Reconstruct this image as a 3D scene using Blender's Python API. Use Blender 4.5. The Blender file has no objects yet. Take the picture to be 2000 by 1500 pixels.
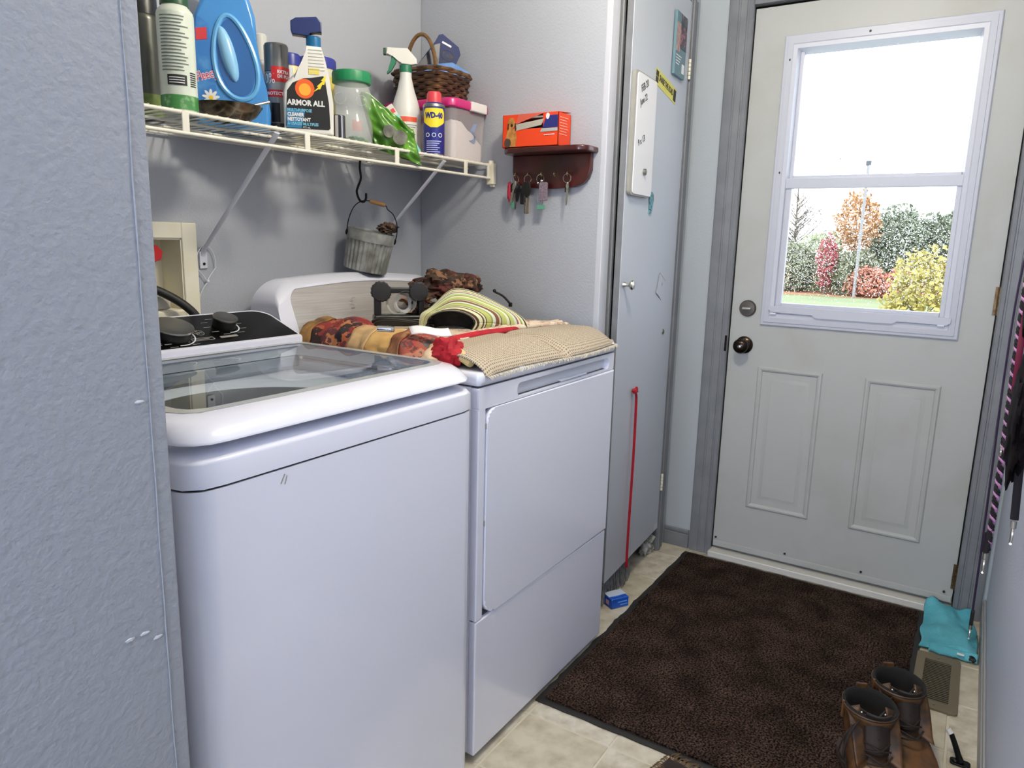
import bpy, bmesh, math, random
from math import sin, cos, pi, radians, sqrt, atan2
from mathutils import Vector, Matrix, Euler, noise
random.seed(7)
S = bpy.context.scene
COL = S.collection

# ------------------------------------------------------------------ camera
cam_d = bpy.data.cameras.new('camera'); cam = bpy.data.objects.new('camera', cam_d); COL.objects.link(cam)
cam_d.sensor_width = 36.0; cam_d.sensor_fit = 'HORIZONTAL'; cam_d.lens = 36.0 * 1422.08 / 2000.0
cam_d.clip_start = 0.02; cam_d.clip_end = 400
cam.matrix_world = Matrix(((0.54046591, 0.15007873, -0.82787256, -1.2563),
                           (-0.84101283, 0.12486841, -0.52640792, -0.8846),
                           (0.02437249, 0.98075698, 0.19370526, 1.2390),
                           (0, 0, 0, 1)))
S.camera = cam

# ------------------------------------------------------------------ sky, lights, exposure
S.view_settings.view_transform = 'Standard'; S.view_settings.look = 'None'
S.view_settings.exposure = 0.16; S.view_settings.gamma = 1.0
try: S.view_settings.use_curve_mapping = False
except Exception: pass
S.cycles.use_denoising = True
S.cycles.max_bounces = 10; S.cycles.diffuse_bounces = 5; S.cycles.glossy_bounces = 5
S.cycles.transmission_bounces = 10; S.cycles.transparent_max_bounces = 16
S.cycles.caustics_refractive = False; S.cycles.caustics_reflective = False
S.cycles.sample_clamp_indirect = 4.0

W = bpy.data.worlds.new('overcast_sky'); S.world = W; W.use_nodes = True
nt = W.node_tree; nt.nodes.clear()
wo = nt.nodes.new('ShaderNodeOutputWorld'); bg = nt.nodes.new('ShaderNodeBackground')
tc = nt.nodes.new('ShaderNodeTexCoord'); nz = nt.nodes.new('ShaderNodeTexNoise'); cr = nt.nodes.new('ShaderNodeValToRGB')
nz.inputs['Scale'].default_value = 2.5; nz.inputs['Detail'].default_value = 3
cr.color_ramp.elements[0].position = .3; cr.color_ramp.elements[0].color = (.78, .84, .96, 1)
cr.color_ramp.elements[1].position = .75; cr.color_ramp.elements[1].color = (.86, .91, 1.0, 1)
nt.links.new(tc.outputs['Generated'], nz.inputs['Vector']); nt.links.new(nz.outputs['Fac'], cr.inputs['Fac'])
nt.links.new(cr.outputs['Color'], bg.inputs['Color']); nt.links.new(bg.outputs[0], wo.inputs[0])
bg.inputs['Strength'].default_value = 3.8

def light(name, kind, loc, energy, color, **kw):
    d = bpy.data.lights.new(name, kind); o = bpy.data.objects.new(name, d); COL.objects.link(o)
    o.location = loc; d.energy = energy; d.color = color
    rot = kw.pop('rot', None)
    for k, v in kw.items(): setattr(d, k, v)
    if rot: o.rotation_euler = rot
    return o
# ceiling lamp of the laundry hall (its fixture is built further down)
light('ceiling_lamp_light', 'POINT', (0.05, -0.42, 2.24), 44.0, (1.0, .92, .77), shadow_soft_size=.09)
# added area light behind the camera: unseen bluish fill at a made-up window
light('added_rear_fill', 'AREA', (-3.13, -0.30, 1.45), 62.0, (.74, .83, 1.0), shape='RECTANGLE', size=1.0, size_y=1.3, rot=(0, radians(-90), 0))
# daylight at the window of the entry door
pl = light('door_window_portal', 'AREA', (1.63, -0.522, 1.47), 1.0, (1, 1, 1), shape='RECTANGLE', size=.95, size_y=.56, rot=(0, radians(90), 0))
pl.data.cycles.is_portal = True

# ------------------------------------------------------------------ materials
def lin(c):
    r = []
    for v in c[:3]:
        v = v / 255.0
        r.append(v / 12.92 if v <= .04045 else ((v + .055) / 1.055) ** 2.4)
    return (r[0], r[1], r[2], 1.0)

def mat(name, rgb, rough=.5, metal=0.0, bump=None, var=None, spec=None, coat=0.0, trans=0.0, ior=None, alpha=None, sheen=0.0, vor=None):
    m = bpy.data.materials.new(name); m.use_nodes = True
    t = m.node_tree; b = t.nodes['Principled BSDF']
    b.inputs['Base Color'].default_value = lin(rgb); b.inputs['Roughness'].default_value = rough
    b.inputs['Metallic'].default_value = metal
    if spec is not None: b.inputs['Specular IOR Level'].default_value = spec
    if coat: b.inputs['Coat Weight'].default_value = coat; b.inputs['Coat Roughness'].default_value = .05
    if trans: b.inputs['Transmission Weight'].default_value = trans
    if ior: b.inputs['IOR'].default_value = ior
    if alpha is not None: b.inputs['Alpha'].default_value = alpha
    if sheen: b.inputs['Sheen Weight'].default_value = sheen
    tcn = None
    if bump or var or vor:
        tcn = t.nodes.new('ShaderNodeTexCoord')
    if var:      # (scale, rgb2, [low, high])
        n = t.nodes.new('ShaderNodeTexNoise'); n.inputs['Scale'].default_value = var[0]; n.inputs['Detail'].default_value = 6
        r = t.nodes.new('ShaderNodeValToRGB'); lo, hi = (var[2] if len(var) > 2 else (.35, .65))
        r.color_ramp.elements[0].position = lo; r.color_ramp.elements[1].position = hi
        r.color_ramp.elements[0].color = lin(rgb); r.color_ramp.elements[1].color = lin(var[1])
        t.links.new(tcn.outputs['Object'], n.inputs['Vector']); t.links.new(n.outputs['Fac'], r.inputs['Fac'])
        t.links.new(r.outputs['Color'], b.inputs['Base Color'])
    if vor:      # (scale, [colors]) patches
        n = t.nodes.new('ShaderNodeTexVoronoi'); n.inputs['Scale'].default_value = vor[0]
        n2 = t.nodes.new('ShaderNodeTexNoise'); n2.inputs['Scale'].default_value = vor[0] * 1.3
        mx = t.nodes.new('ShaderNodeMix'); mx.data_type = 'VECTOR'; mx.inputs[0].default_value = .35
        t.links.new(tcn.outputs['Object'], mx.inputs[4]); t.links.new(tcn.outputs['Object'], n2.inputs['Vector'])
        ad = t.nodes.new('ShaderNodeVectorMath'); ad.operation = 'MULTIPLY_ADD'
        ad.inputs[1].default_value = (.08, .08, .08)
        t.links.new(n2.outputs['Color'], ad.inputs[0]); t.links.new(tcn.outputs['Object'], ad.inputs[2])
        t.links.new(ad.outputs[0], n.inputs['Vector'])
        t.nodes.remove(mx)
        sp = t.nodes.new('ShaderNodeSeparateColor'); t.links.new(n.outputs['Color'], sp.inputs[0])
        r = t.nodes.new('ShaderNodeValToRGB'); r.color_ramp.interpolation = 'CONSTANT'
        cs = vor[1]
        r.color_ramp.elements[0].position = 0; r.color_ramp.elements[0].color = lin(cs[0])
        r.color_ramp.elements[1].position = 1.0 / len(cs); r.color_ramp.elements[1].color = lin(cs[1])
        for i in range(2, len(cs)):
            e = r.color_ramp.elements.new(i / len(cs)); e.color = lin(cs[i])
        t.links.new(sp.outputs[0], r.inputs['Fac']); t.links.new(r.outputs['Color'], b.inputs['Base Color'])
    if bump:     # (scale, strength[, distance])
        n = t.nodes.new('ShaderNodeTexNoise'); n.inputs['Scale'].default_value = bump[0]; n.inputs['Detail'].default_value = 4
        bp = t.nodes.new('ShaderNodeBump'); bp.inputs['Strength'].default_value = bump[1]
        bp.inputs['Distance'].default_value = bump[2] if len(bump) > 2 else .002
        t.links.new(tcn.outputs['Object'], n.inputs['Vector']); t.links.new(n.outputs['Fac'], bp.inputs['Height'])
        t.links.new(bp.outputs[0], b.inputs['Normal'])
    return m

def stripes(name, cols, rough=.85, axis='u', wob=0.0, scale=1.0, bump=None):
    """bands of colour along a UV direction: cols = [(pos, rgb), ...] repeated every 1/scale"""
    m = bpy.data.materials.new(name); m.use_nodes = True; t = m.node_tree; b = t.nodes['Principled BSDF']
    b.inputs['Roughness'].default_value = rough; b.inputs['Specular IOR Level'].default_value = .2
    uv = t.nodes.new('ShaderNodeUVMap'); sp = t.nodes.new('ShaderNodeSeparateXYZ'); t.links.new(uv.outputs[0], sp.inputs[0])
    src = sp.outputs[0 if axis == 'u' else 1]
    if wob:
        n = t.nodes.new('ShaderNodeTexNoise'); n.inputs['Scale'].default_value = 9
        tcn = t.nodes.new('ShaderNodeTexCoord'); t.links.new(tcn.outputs['Object'], n.inputs['Vector'])
        ma = t.nodes.new('ShaderNodeMath'); ma.operation = 'MULTIPLY_ADD'; ma.inputs[1].default_value = wob
        t.links.new(n.outputs['Fac'], ma.inputs[0]); t.links.new(src, ma.inputs[2]); src = ma.outputs[0]
    mu = t.nodes.new('ShaderNodeMath'); mu.operation = 'MULTIPLY'; mu.inputs[1].default_value = scale; t.links.new(src, mu.inputs[0])
    fr = t.nodes.new('ShaderNodeMath'); fr.operation = 'FRACT'; t.links.new(mu.outputs[0], fr.inputs[0])
    r = t.nodes.new('ShaderNodeValToRGB'); r.color_ramp.interpolation = 'CONSTANT'
    els = r.color_ramp.elements
    els[0].position = 0; els[0].color = lin(cols[0][1]); els[1].position = cols[1][0]; els[1].color = lin(cols[1][1])
    for p, c in cols[2:]:
        e = els.new(p); e.color = lin(c)
    t.links.new(fr.outputs[0], r.inputs['Fac']); t.links.new(r.outputs['Color'], b.inputs['Base Color'])
    if bump:
        tcn = t.nodes.new('ShaderNodeTexCoord'); n = t.nodes.new('ShaderNodeTexNoise'); n.inputs['Scale'].default_value = bump[0]
        bp = t.nodes.new('ShaderNodeBump'); bp.inputs['Strength'].default_value = bump[1]; bp.inputs['Distance'].default_value = .003
        t.links.new(tcn.outputs['Object'], n.inputs['Vector']); t.links.new(n.outputs['Fac'], bp.inputs['Height']); t.links.new(bp.outputs[0], b.inputs['Normal'])
    return m

def glass_mat(name, tint=(1, 1, 1), refl=1.0, rough=0.0):
    """thin clear sheet: transparent with a fresnel reflection"""
    m = bpy.data.materials.new(name); m.use_nodes = True; t = m.node_tree; t.nodes.clear()
    o = t.nodes.new('ShaderNodeOutputMaterial'); mx = t.nodes.new('ShaderNodeMixShader')
    tr = t.nodes.new('ShaderNodeBsdfTransparent'); gl = t.nodes.new('ShaderNodeBsdfGlossy'); fr = t.nodes.new('ShaderNodeFresnel')
    fr.inputs[0].default_value = 1.0 + .5 * refl; gl.inputs['Roughness'].default_value = rough
    tr.inputs[0].default_value = (*tint, 1)
    ge = t.nodes.new('ShaderNodeNewGeometry'); su = t.nodes.new('ShaderNodeMath'); su.operation = 'SUBTRACT'; su.inputs[0].default_value = 1
    mu = t.nodes.new('ShaderNodeMath'); mu.operation = 'MULTIPLY'
    t.links.new(ge.outputs['Backfacing'], su.inputs[1]); t.links.new(fr.outputs[0], mu.inputs[0]); t.links.new(su.outputs[0], mu.inputs[1])
    t.links.new(mu.outputs[0], mx.inputs[0]); t.links.new(tr.outputs[0], mx.inputs[1]); t.links.new(gl.outputs[0], mx.inputs[2])
    t.links.new(mx.outputs[0], o.inputs[0])
    return m

M = {}
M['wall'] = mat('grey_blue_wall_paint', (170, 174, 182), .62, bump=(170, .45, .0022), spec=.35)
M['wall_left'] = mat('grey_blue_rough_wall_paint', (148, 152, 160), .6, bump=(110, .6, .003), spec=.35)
M['wall_strip'] = mat('light_grey_wall_paint', (172, 178, 182), .6, bump=(170, .3), spec=.3)
M['ceiling'] = mat('white_ceiling_paint', (222, 218, 210), .9)
M['trim'] = mat('dark_grey_trim_paint', (112, 114, 119), .42, bump=(60, .15), var=(14, (122, 124, 128)))
M['closet'] = mat('pale_grey_closet_paint', (190, 195, 204), .4, bump=(140, .12), spec=.4)
M['edge'] = mat('pale_trim_paint', (196, 198, 206), .35)
M['white'] = mat('white_enamel', (226, 228, 241), .22, coat=.4, bump=(300, .02))
M['white_dull'] = mat('white_plastic', (210, 213, 222), .38)
M['cream'] = mat('aged_cream_plastic', (236, 231, 210), .45, var=(9, (228, 214, 168), (.5, .85)))
M['door'] = mat('off_white_steel_door', (174, 175, 172), .42, bump=(55, .08), var=(5, (166, 165, 158), (.5, .8)), spec=.35)
M['vinyl'] = mat('grey_white_vinyl_frame', (188, 190, 200), .38)
M['black'] = mat('black_rubber', (18, 18, 19), .55)
M['black_gloss'] = mat('black_glass_panel', (7, 7, 8), .16, spec=.22)
M['black_plastic'] = mat('black_plastic', (20, 20, 21), .35)
M['chrome'] = mat('chrome', (205, 205, 208), .12, 1.0)
M['steel'] = mat('brushed_steel', (150, 148, 142), .32, 1.0, bump=(90, .1))
M['nickel'] = mat('satin_nickel', (196, 192, 184), .3, 1.0)
M['bronze'] = mat('dark_bronze', (50, 42, 36), .22, .9)
M['rust'] = mat('tarnished_hinge_brass', (120, 104, 76), .4, .8, var=(60, (86, 62, 40)))
M['galv'] = mat('galvanised_metal', (166, 168, 164), .42, .35, var=(30, (112, 112, 106), (.35, .7)), bump=(60, .3))
M['iron'] = mat('black_iron', (16, 15, 15), .4, .5)
M['maroon'] = mat('dark_red_stained_wood', (70, 20, 18), .3, var=(10, (48, 11, 11)), coat=.3)
M['grout'] = mat('floor_grout_line', (206, 198, 178), .5)
M['tub'] = mat('steel_wash_tub', (60, 62, 66), .4, .8)
M['tub_ring'] = mat('grey_tub_ring', (66, 68, 72), .35)
M['lid_glass'] = glass_mat('clear_lid_glass', (.93, .96, .96), 1.1)
M['pane'] = glass_mat('clear_window_pane', (.99, .995, .995), .12)
M['drop'] = mat('rain_water', (255, 255, 255), .0, trans=1.0, ior=1.33)
M['print'] = mat('faint_grey_print', (150, 148, 142), .5)
M['black_ink'] = mat('black_ink', (14, 14, 16), .5)
M['white_ink'] = mat('white_ink', (232, 232, 232), .5)

def emat(name, rgb, strength):
    m = bpy.data.materials.new(name); m.use_nodes = True; b = m.node_tree.nodes['Principled BSDF']
    b.inputs['Emission Color'].default_value = lin(rgb); b.inputs['Emission Strength'].default_value = strength
    b.inputs['Base Color'].default_value = lin(rgb); return m

# ------------------------------------------------------------------ shapes: every function returns (verts, faces)
def join(*sh):
    V, F = [], []
    for s in sh:
        if s is None: continue
        n = len(V); V += list(s[0]); F += [tuple(i + n for i in f) for f in s[1]]
    return V, F
def xf(s, loc=(0, 0, 0), rot=(0, 0, 0), sc=(1, 1, 1)):
    m = Matrix.Translation(loc) @ Euler([radians(a) for a in rot]).to_matrix().to_4x4() @ Matrix.Diagonal((*sc, 1))
    return [tuple(m @ Vector(v)) for v in s[0]], s[1]
def box(c, s, bev=0.0, seg=3):
    bm = bmesh.new(); bmesh.ops.create_cube(bm, size=1.0)
    for v in bm.verts: v.co = Vector((c[0] + v.co.x * s[0], c[1] + v.co.y * s[1], c[2] + v.co.z * s[2]))
    if bev > 0: bmesh.ops.bevel(bm, geom=list(bm.edges), offset=min(bev, min(s) * .49), segments=seg, profile=.5, affect='EDGES')
    bm.verts.index_update()
    r = ([tuple(v.co) for v in bm.verts], [tuple(v.index for v in f.verts) for f in bm.faces]); bm.free(); return r
def bx(x0, x1, y0, y1, z0, z1, bev=0.0, seg=3):
    return box(((x0 + x1) / 2, (y0 + y1) / 2, (z0 + z1) / 2), (abs(x1 - x0), abs(y1 - y0), abs(z1 - z0)), bev, seg)
def lathe(prof, n=28, c=(0, 0, 0), mod=None):
    V, F = [], []
    for i, (r, z) in enumerate(prof):
        for k in range(n):
            a = 2 * pi * k / n; rr = r * (mod(a, z) if mod else 1)
            V.append((c[0] + rr * cos(a), c[1] + rr * sin(a), c[2] + z))
    for i in range(len(prof) - 1):
        for k in range(n):
            F.append((i * n + k, i * n + (k + 1) % n, (i + 1) * n + (k + 1) % n, (i + 1) * n + k))
    F.append(tuple(range(n - 1, -1, -1))); F.append(tuple((len(prof) - 1) * n + k for k in range(n)))
    return V, F
def lathe_open(prof, n=28, c=(0, 0, 0), mod=None):
    V, F = lathe(prof, n, c, mod); return V, F[:-2]
def tube(pts, r, n=8, closed=False, flat=1.0):
    P = [Vector(p) for p in pts]; V, F = [], []
    up = Vector((0, 0, 1)); prev = None
    for i, p in enumerate(P):
        a = P[i - 1] if i > 0 or closed else P[0]; b = P[(i + 1) % len(P)] if i < len(P) - 1 or closed else P[-1]
        t = (b - a)
        t = t.normalized() if t.length > 1e-9 else Vector((0, 0, 1))
        if prev is None:
            s = t.cross(up)
            if s.length < .05: s = t.cross(Vector((1, 0, 0)))
        else:
            s = prev - t * prev.dot(t)
        s.normalize(); prev = s; w = t.cross(s)
        rr = r[i] if isinstance(r, (list, tuple)) else r
        for k in range(n):
            an = 2 * pi * k / n; V.append(tuple(p + s * (rr * cos(an)) + w * (rr * flat * sin(an))))
    m = len(P)
    for i in range(m if closed else m - 1):
        for k in range(n):
            j = (i + 1) % m
            F.append((i * n + k, i * n + (k + 1) % n, j * n + (k + 1) % n, j * n + k))
    if not closed:
        F.append(tuple(range(n - 1, -1, -1))); F.append(tuple((m - 1) * n + k for k in range(n)))
    return V, F
def spline(pts, k=6):
    P = [Vector(p) for p in pts]; out = []
    for i in range(len(P) - 1):
        a = P[max(i - 1, 0)]; b = P[i]; c = P[i + 1]; d = P[min(i + 2, len(P) - 1)]
        for j in range(k):
            t = j / k
            out.append(.5 * ((2 * b) + (c - a) * t + (2 * a - 5 * b + 4 * c - d) * t * t + (3 * b - a - 3 * c + d) * t ** 3))
    out.append(P[-1]); return out
def prism(poly, z0, z1):
    n = len(poly); V = [(x, y, z0) for x, y in poly] + [(x, y, z1) for x, y in poly]
    F = [tuple(range(n - 1, -1, -1)), tuple(range(n, 2 * n))] + [(i, (i + 1) % n, n + (i + 1) % n, n + i) for i in range(n)]
    return V, F
def prism_b(poly, z0, z1, bev):
    """prism with chamfered upper and lower rims"""
    bm = bmesh.new(); V, F = prism(poly, z0, z1)
    vs = [bm.verts.new(v) for v in V]
    for f in F: bm.faces.new([vs[i] for i in f])
    ed = [e for e in bm.edges if abs(e.verts[0].co.z - e.verts[1].co.z) < 1e-6]
    bmesh.ops.bevel(bm, geom=ed, offset=bev, segments=3, profile=.5, affect='EDGES', clamp_overlap=True)
    bm.verts.index_update(); r = ([tuple(v.co) for v in bm.verts], [tuple(v.index for v in f.verts) for f in bm.faces]); bm.free(); return r
def rrect(w, h, r, n=6, c=(0, 0)):
    out = []
    for cx, cy, a0 in ((w / 2 - r, h / 2 - r, 0), (-w / 2 + r, h / 2 - r, 90), (-w / 2 + r, -h / 2 + r, 180), (w / 2 - r, -h / 2 + r, 270)):
        for i in range(n + 1):
            a = radians(a0 + 90 * i / n); out.append((c[0] + cx + r * cos(a), c[1] + cy + r * sin(a)))
    return out
def ring(outer, inner, z0, z1):
    """plate with a hole: outer and inner loops of equal length"""
    n = len(outer); V = [(x, y, z0) for x, y in outer] + [(x, y, z1) for x, y in outer] + [(x, y, z0) for x, y in inner] + [(x, y, z1) for x, y in inner]
    F = []
    for i in range(n):
        j = (i + 1) % n
        F += [(i, j, n + j, n + i), (n + i, n + j, 3 * n + j, 3 * n + i), (3 * n + i, 3 * n + j, 2 * n + j, 2 * n + i), (2 * n + i, 2 * n + j, j, i)]
    return V, F
def ball(c, r, n=14, m=8):
    if not isinstance(r, (tuple, list)): r = (r, r, r)
    V = [(c[0], c[1], c[2] - r[2])]; F = []
    for i in range(1, m):
        a = -pi / 2 + pi * i / m
        for k in range(n):
            b = 2 * pi * k / n; V.append((c[0] + r[0] * cos(a) * cos(b), c[1] + r[1] * cos(a) * sin(b), c[2] + r[2] * sin(a)))
    V.append((c[0], c[1], c[2] + r[2])); L = len(V) - 1
    for k in range(n):
        F.append((0, 1 + (k + 1) % n, 1 + k)); F.append((L, 1 + (m - 2) * n + k, 1 + (m - 2) * n + (k + 1) % n))
    for i in range(m - 2):
        for k in range(n):
            F.append((1 + i * n + k, 1 + i * n + (k + 1) % n, 1 + (i + 1) * n + (k + 1) % n, 1 + (i + 1) * n + k))
    return V, F
def lump(c, r, amp, fs, n=40, m=24, seed=0.0):
    V, F = ball((0, 0, 0), 1.0, n, m); out = []
    for v in V:
        p = Vector(v); d = 1 + amp * noise.noise(p * fs + Vector((seed, seed * 2, 0))) + amp * .5 * noise.noise(p * fs * 2.3 + Vector((seed, 0, seed)))
        out.append((c[0] + p.x * r[0] * d, c[1] + p.y * r[1] * d, c[2] + p.z * r[2] * d))
    return out, F
def disc(c, r, n=20, axis='y', t=.001):
    s = prism([(r * cos(2 * pi * k / n), r * sin(2 * pi * k / n)) for k in range(n)], -t / 2, t / 2)
    return xf(s, c, {'y': (90, 0, 0), 'x': (0, 90, 0), 'z': (0, 0, 0)}[axis])
def cyl(a, b, r, n=16, r2=None):
    return tube([a, b], [r, r if r2 is None else r2], n)

# ------------------------------------------------------------------ objects
def obj(name, sh, m, parent=None, smooth=40, kind=None, label=None, uv=None):
    me = bpy.data.meshes.new(name); me.from_pydata([tuple(v) for v in sh[0]], [], sh[1])
    if uv:
        l = me.uv_layers.new(name='UVMap')
        for lp in me.loops: l.data[lp.index].uv = uv[lp.vertex_index]
    me.update()
    if smooth:
        for p in me.polygons: p.use_smooth = True
        if smooth < 180: me.set_sharp_from_angle(angle=radians(smooth))
    me.materials.append(M[m] if isinstance(m, str) else m)
    o = bpy.data.objects.new(name, me); COL.objects.link(o)
    if parent: o.parent = parent
    if kind: o['kind'] = kind
    if label: o['label'] = label
    if smooth and smooth < 180 and len(sh[1]) < 3000:
        md = o.modifiers.new('face_normals', 'WEIGHTED_NORMAL'); md.keep_sharp = True
    return o
def thing(name, label, cat, loc=(0, 0, 0), rz=0.0, group=None, rot=None):
    o = bpy.data.objects.new(name, None); COL.objects.link(o); o.location = loc; o.empty_display_size = .05
    o.rotation_euler = tuple(radians(a) for a in rot) if rot else (0, 0, radians(rz))
    o['label'] = label; o['category'] = cat
    if group: o['group'] = group
    return o
def tag(o, label, cat, group=None):
    o['label'] = label; o['category'] = cat
    if group: o['group'] = group
    return o
def struct(name, sh, m, smooth=40, parent=None):
    o = obj(name, sh, m, parent, smooth)
    if not parent: o['kind'] = 'structure'
    return o
def surf(fn, nu, nv):
    """surface from fn(u, v) -> point, with UVs"""
    V, F, U = [], [], []
    for j in range(nv + 1):
        for i in range(nu + 1):
            u, v = i / nu, j / nv; V.append(tuple(fn(u, v))); U.append((u, v))
    for j in range(nv):
        for i in range(nu):
            a = j * (nu + 1) + i; F.append((a, a + 1, a + nu + 2, a + nu + 1))
    return (V, F), U
def cloth(name, fn, nu, nv, m, parent=None, thick=.002, label=None):
    sh, U = surf(fn, nu, nv); o = obj(name, sh, m, parent, 180, uv=U, label=label)
    if thick:
        md = o.modifiers.new('thickness', 'SOLIDIFY'); md.thickness = thick; md.offset = 0
    return o
def text(parent, s, size, m, loc, rot=(90, 0, 0), wrap=None, name='lettering', sx=1.0, align='CENTER', ext=.0002, bold=0.0):
    c = bpy.data.curves.new('lettering_outline', 'FONT'); c.body = s; c.size = size; c.align_x = align; c.align_y = 'CENTER'
    c.extrude = ext; c.resolution_u = 2; c.offset = bold
    to = bpy.data.objects.new('lettering_outline', c); COL.objects.link(to)
    me = bpy.data.meshes.new_from_object(to); bpy.data.objects.remove(to)
    mm = Matrix.Translation(loc) @ Euler([radians(a) for a in rot]).to_matrix().to_4x4()
    for v in me.vertices:
        x, y, z = v.co.x * sx, v.co.y, v.co.z
        if wrap:
            R = wrap + z; v.co = Vector(loc) + Vector((R * sin(x / wrap), -R * cos(x / wrap), y))
        else: v.co = mm @ Vector((x, y, z))
    me.materials.clear(); me.materials.append(M[m] if isinstance(m, str) else m)
    o = bpy.data.objects.new(name, me); COL.objects.link(o); o.parent = parent; return o
def curved_label(r, a0, a1, z0, z1, n=18, t=.0006):
    """strip of a cylinder surface, angles in degrees measured from -Y towards +X"""
    def fn(u, v):
        a = radians(a0 + (a1 - a0) * u); return ((r + t) * sin(a), -(r + t) * cos(a), z0 + (z1 - z0) * v)
    return surf(fn, n, 2)[0]
def fl(x0, x1, z0, z1, y, t=.0006):      # flat label on a face that looks to -Y
    return bx(x0, x1, y - t, y, z0, z1)
def flpoly(pts, y, t=.0006):
    V, F = prism([(x, z) for x, z in pts], 0, t); return [(v[0], y - v[2], v[1]) for v in V], F

# ================================================================== THE ROOM
XD = 1.552; YR = -1.030; XS = 0.784; YB = 0.811; CEIL = 2.42; XL = -0.737; YL = -0.040; XE = -3.15
# floor: sheet with its own tiles (0.2365 m grid)
fl_o = struct('floor', bx(XE - .1, XD + .12, YR - .1, YB + .1, -.06, -.0022), 'grout')
T = .2365
tm = []
for k in range(3):
    base = ((204, 197, 178), (198, 190, 168), (208, 201, 184))[k]
    tm.append(mat('beige_marbled_vinyl_tile', base, .38, var=(15 + 3 * k, (168, 156, 132), (.40, .70)), bump=(40, .08)))
tile_me = {}
for i in range(-10, 7):
    for j in range(-6, 4):
        x0 = .013 + i * T; y0 = -.007 + j * T
        xa, xb = x0 + .003, min(x0 + T - .003, XD); ya, yb_ = max(y0 + .003, YR), min(y0 + T - .003, YB)
        if xb - xa < .01 or yb_ - ya < .01: continue
        key = (round(xb - xa, 3), round(yb_ - ya, 3), (i * 7 + j * 5) % 3)
        if key not in tile_me:
            o = obj('tile', bx(0, xb - xa, 0, yb_ - ya, -.004, 0, .0012, 1), tm[key[2]], fl_o, 30); tile_me[key] = o.data
            o.location = (xa, ya, 0)
        else:
            o = bpy.data.objects.new('tile', tile_me[key]); COL.objects.link(o); o.parent = fl_o; o.location = (xa, ya, 0)

struct('ceiling', bx(XE, XD + .12, YR - .1, YB + .1, CEIL, CEIL + .06), 'ceiling')
wr = struct('wall_right', bx(XE - .1, XD + .12, YR - .1, YR, -.06, CEIL), mat('bounce_lightened_wall_paint', (190, 196, 210), .5, bump=(170, .4, .002)))  # lighter than the other walls, to bounce light onto the machine fronts
# long grey wall on the left: corridor face, end with corner bead, return into the alcove
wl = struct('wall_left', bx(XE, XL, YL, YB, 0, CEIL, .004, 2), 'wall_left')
bead = []
for k in range(61):
    z = k * CEIL / 60; bead.append((XL - .022 + .0025 * noise.noise(Vector((0, 0, z * 9))), YL - .0006, z))
obj('corner_bead_ridge', tube(bead, [.0009 + .0008 * noise.noise(Vector((3, 0, z[2] * 30))) for z in bead], 6, flat=.8), 'wall_left', wl)
# chips in the paint of the left wall
obj('paint_chip', join(*[xf(lump((0, 0, 0), (.006, .001, .0022), .6, 2, 12, 8, s), (XL - dx, YL - .0006, z)) for s, dx, z in ((1, .035, 1.035), (2, .05, .735), (3, .034, .722), (4, .07, .735))]), 'edge', wl)
# back wall with the hole for the supply box
hx0, hx1, hz0, hz1 = -.335, -.148, 1.045, 1.223
struct('wall_back', join(bx(XL, hx0, YB, YB + .10, -.06, CEIL), bx(hx1, XD + .12, YB, YB + .10, -.06, CEIL),
                         bx(hx0, hx1, YB, YB + .10, -.06, hz0), bx(hx0, hx1, YB, YB + .10, hz1, CEIL), bx(hx0, hx1, YB + .085, YB + .10, hz0, hz1)), 'wall')
# wall between the alcove and the closet
struct('wall_alcove', bx(XS, XS + .085, .118, YB, 0, CEIL, .004, 2), 'wall')
# door wall (hole for the door y -.938...-.080)
DY0, DY1, DZ = -.938, -.080, 2.075
wd = struct('wall_door', join(bx(XD, XD + .12, DY1, YB + .1, -.06, CEIL), bx(XD, XD + .12, YR - .1, DY0, -.06, CEIL), bx(XD, XD + .12, DY0, DY1, DZ, CEIL), bx(XD, XD + .12, DY0, DY1, -.06, .0)), 'wall_strip')
# end wall behind the camera with a window added to house the fill light
ry0, ry1, rz0, rz1 = -.85, .25, .80, 2.10
struct('wall_end', join(bx(XE - .1, XE, YR, ry0, 0, CEIL), bx(XE - .1, XE, ry1, YB, 0, CEIL), bx(XE - .1, XE, ry0, ry1, 0, rz0), bx(XE - .1, XE, ry0, ry1, rz1, CEIL)), 'wall')
wn = struct('added_window_1', join(bx(XE - .02, XE + .015, ry0 - .06, ry0, rz0 - .06, rz1 + .06), bx(XE - .02, XE + .015, ry1, ry1 + .06, rz0 - .06, rz1 + .06),
                             bx(XE - .02, XE + .015, ry0, ry1, rz1, rz1 + .06), bx(XE - .02, XE + .015, ry0, ry1, rz0 - .06, rz0)), 'edge')

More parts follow.
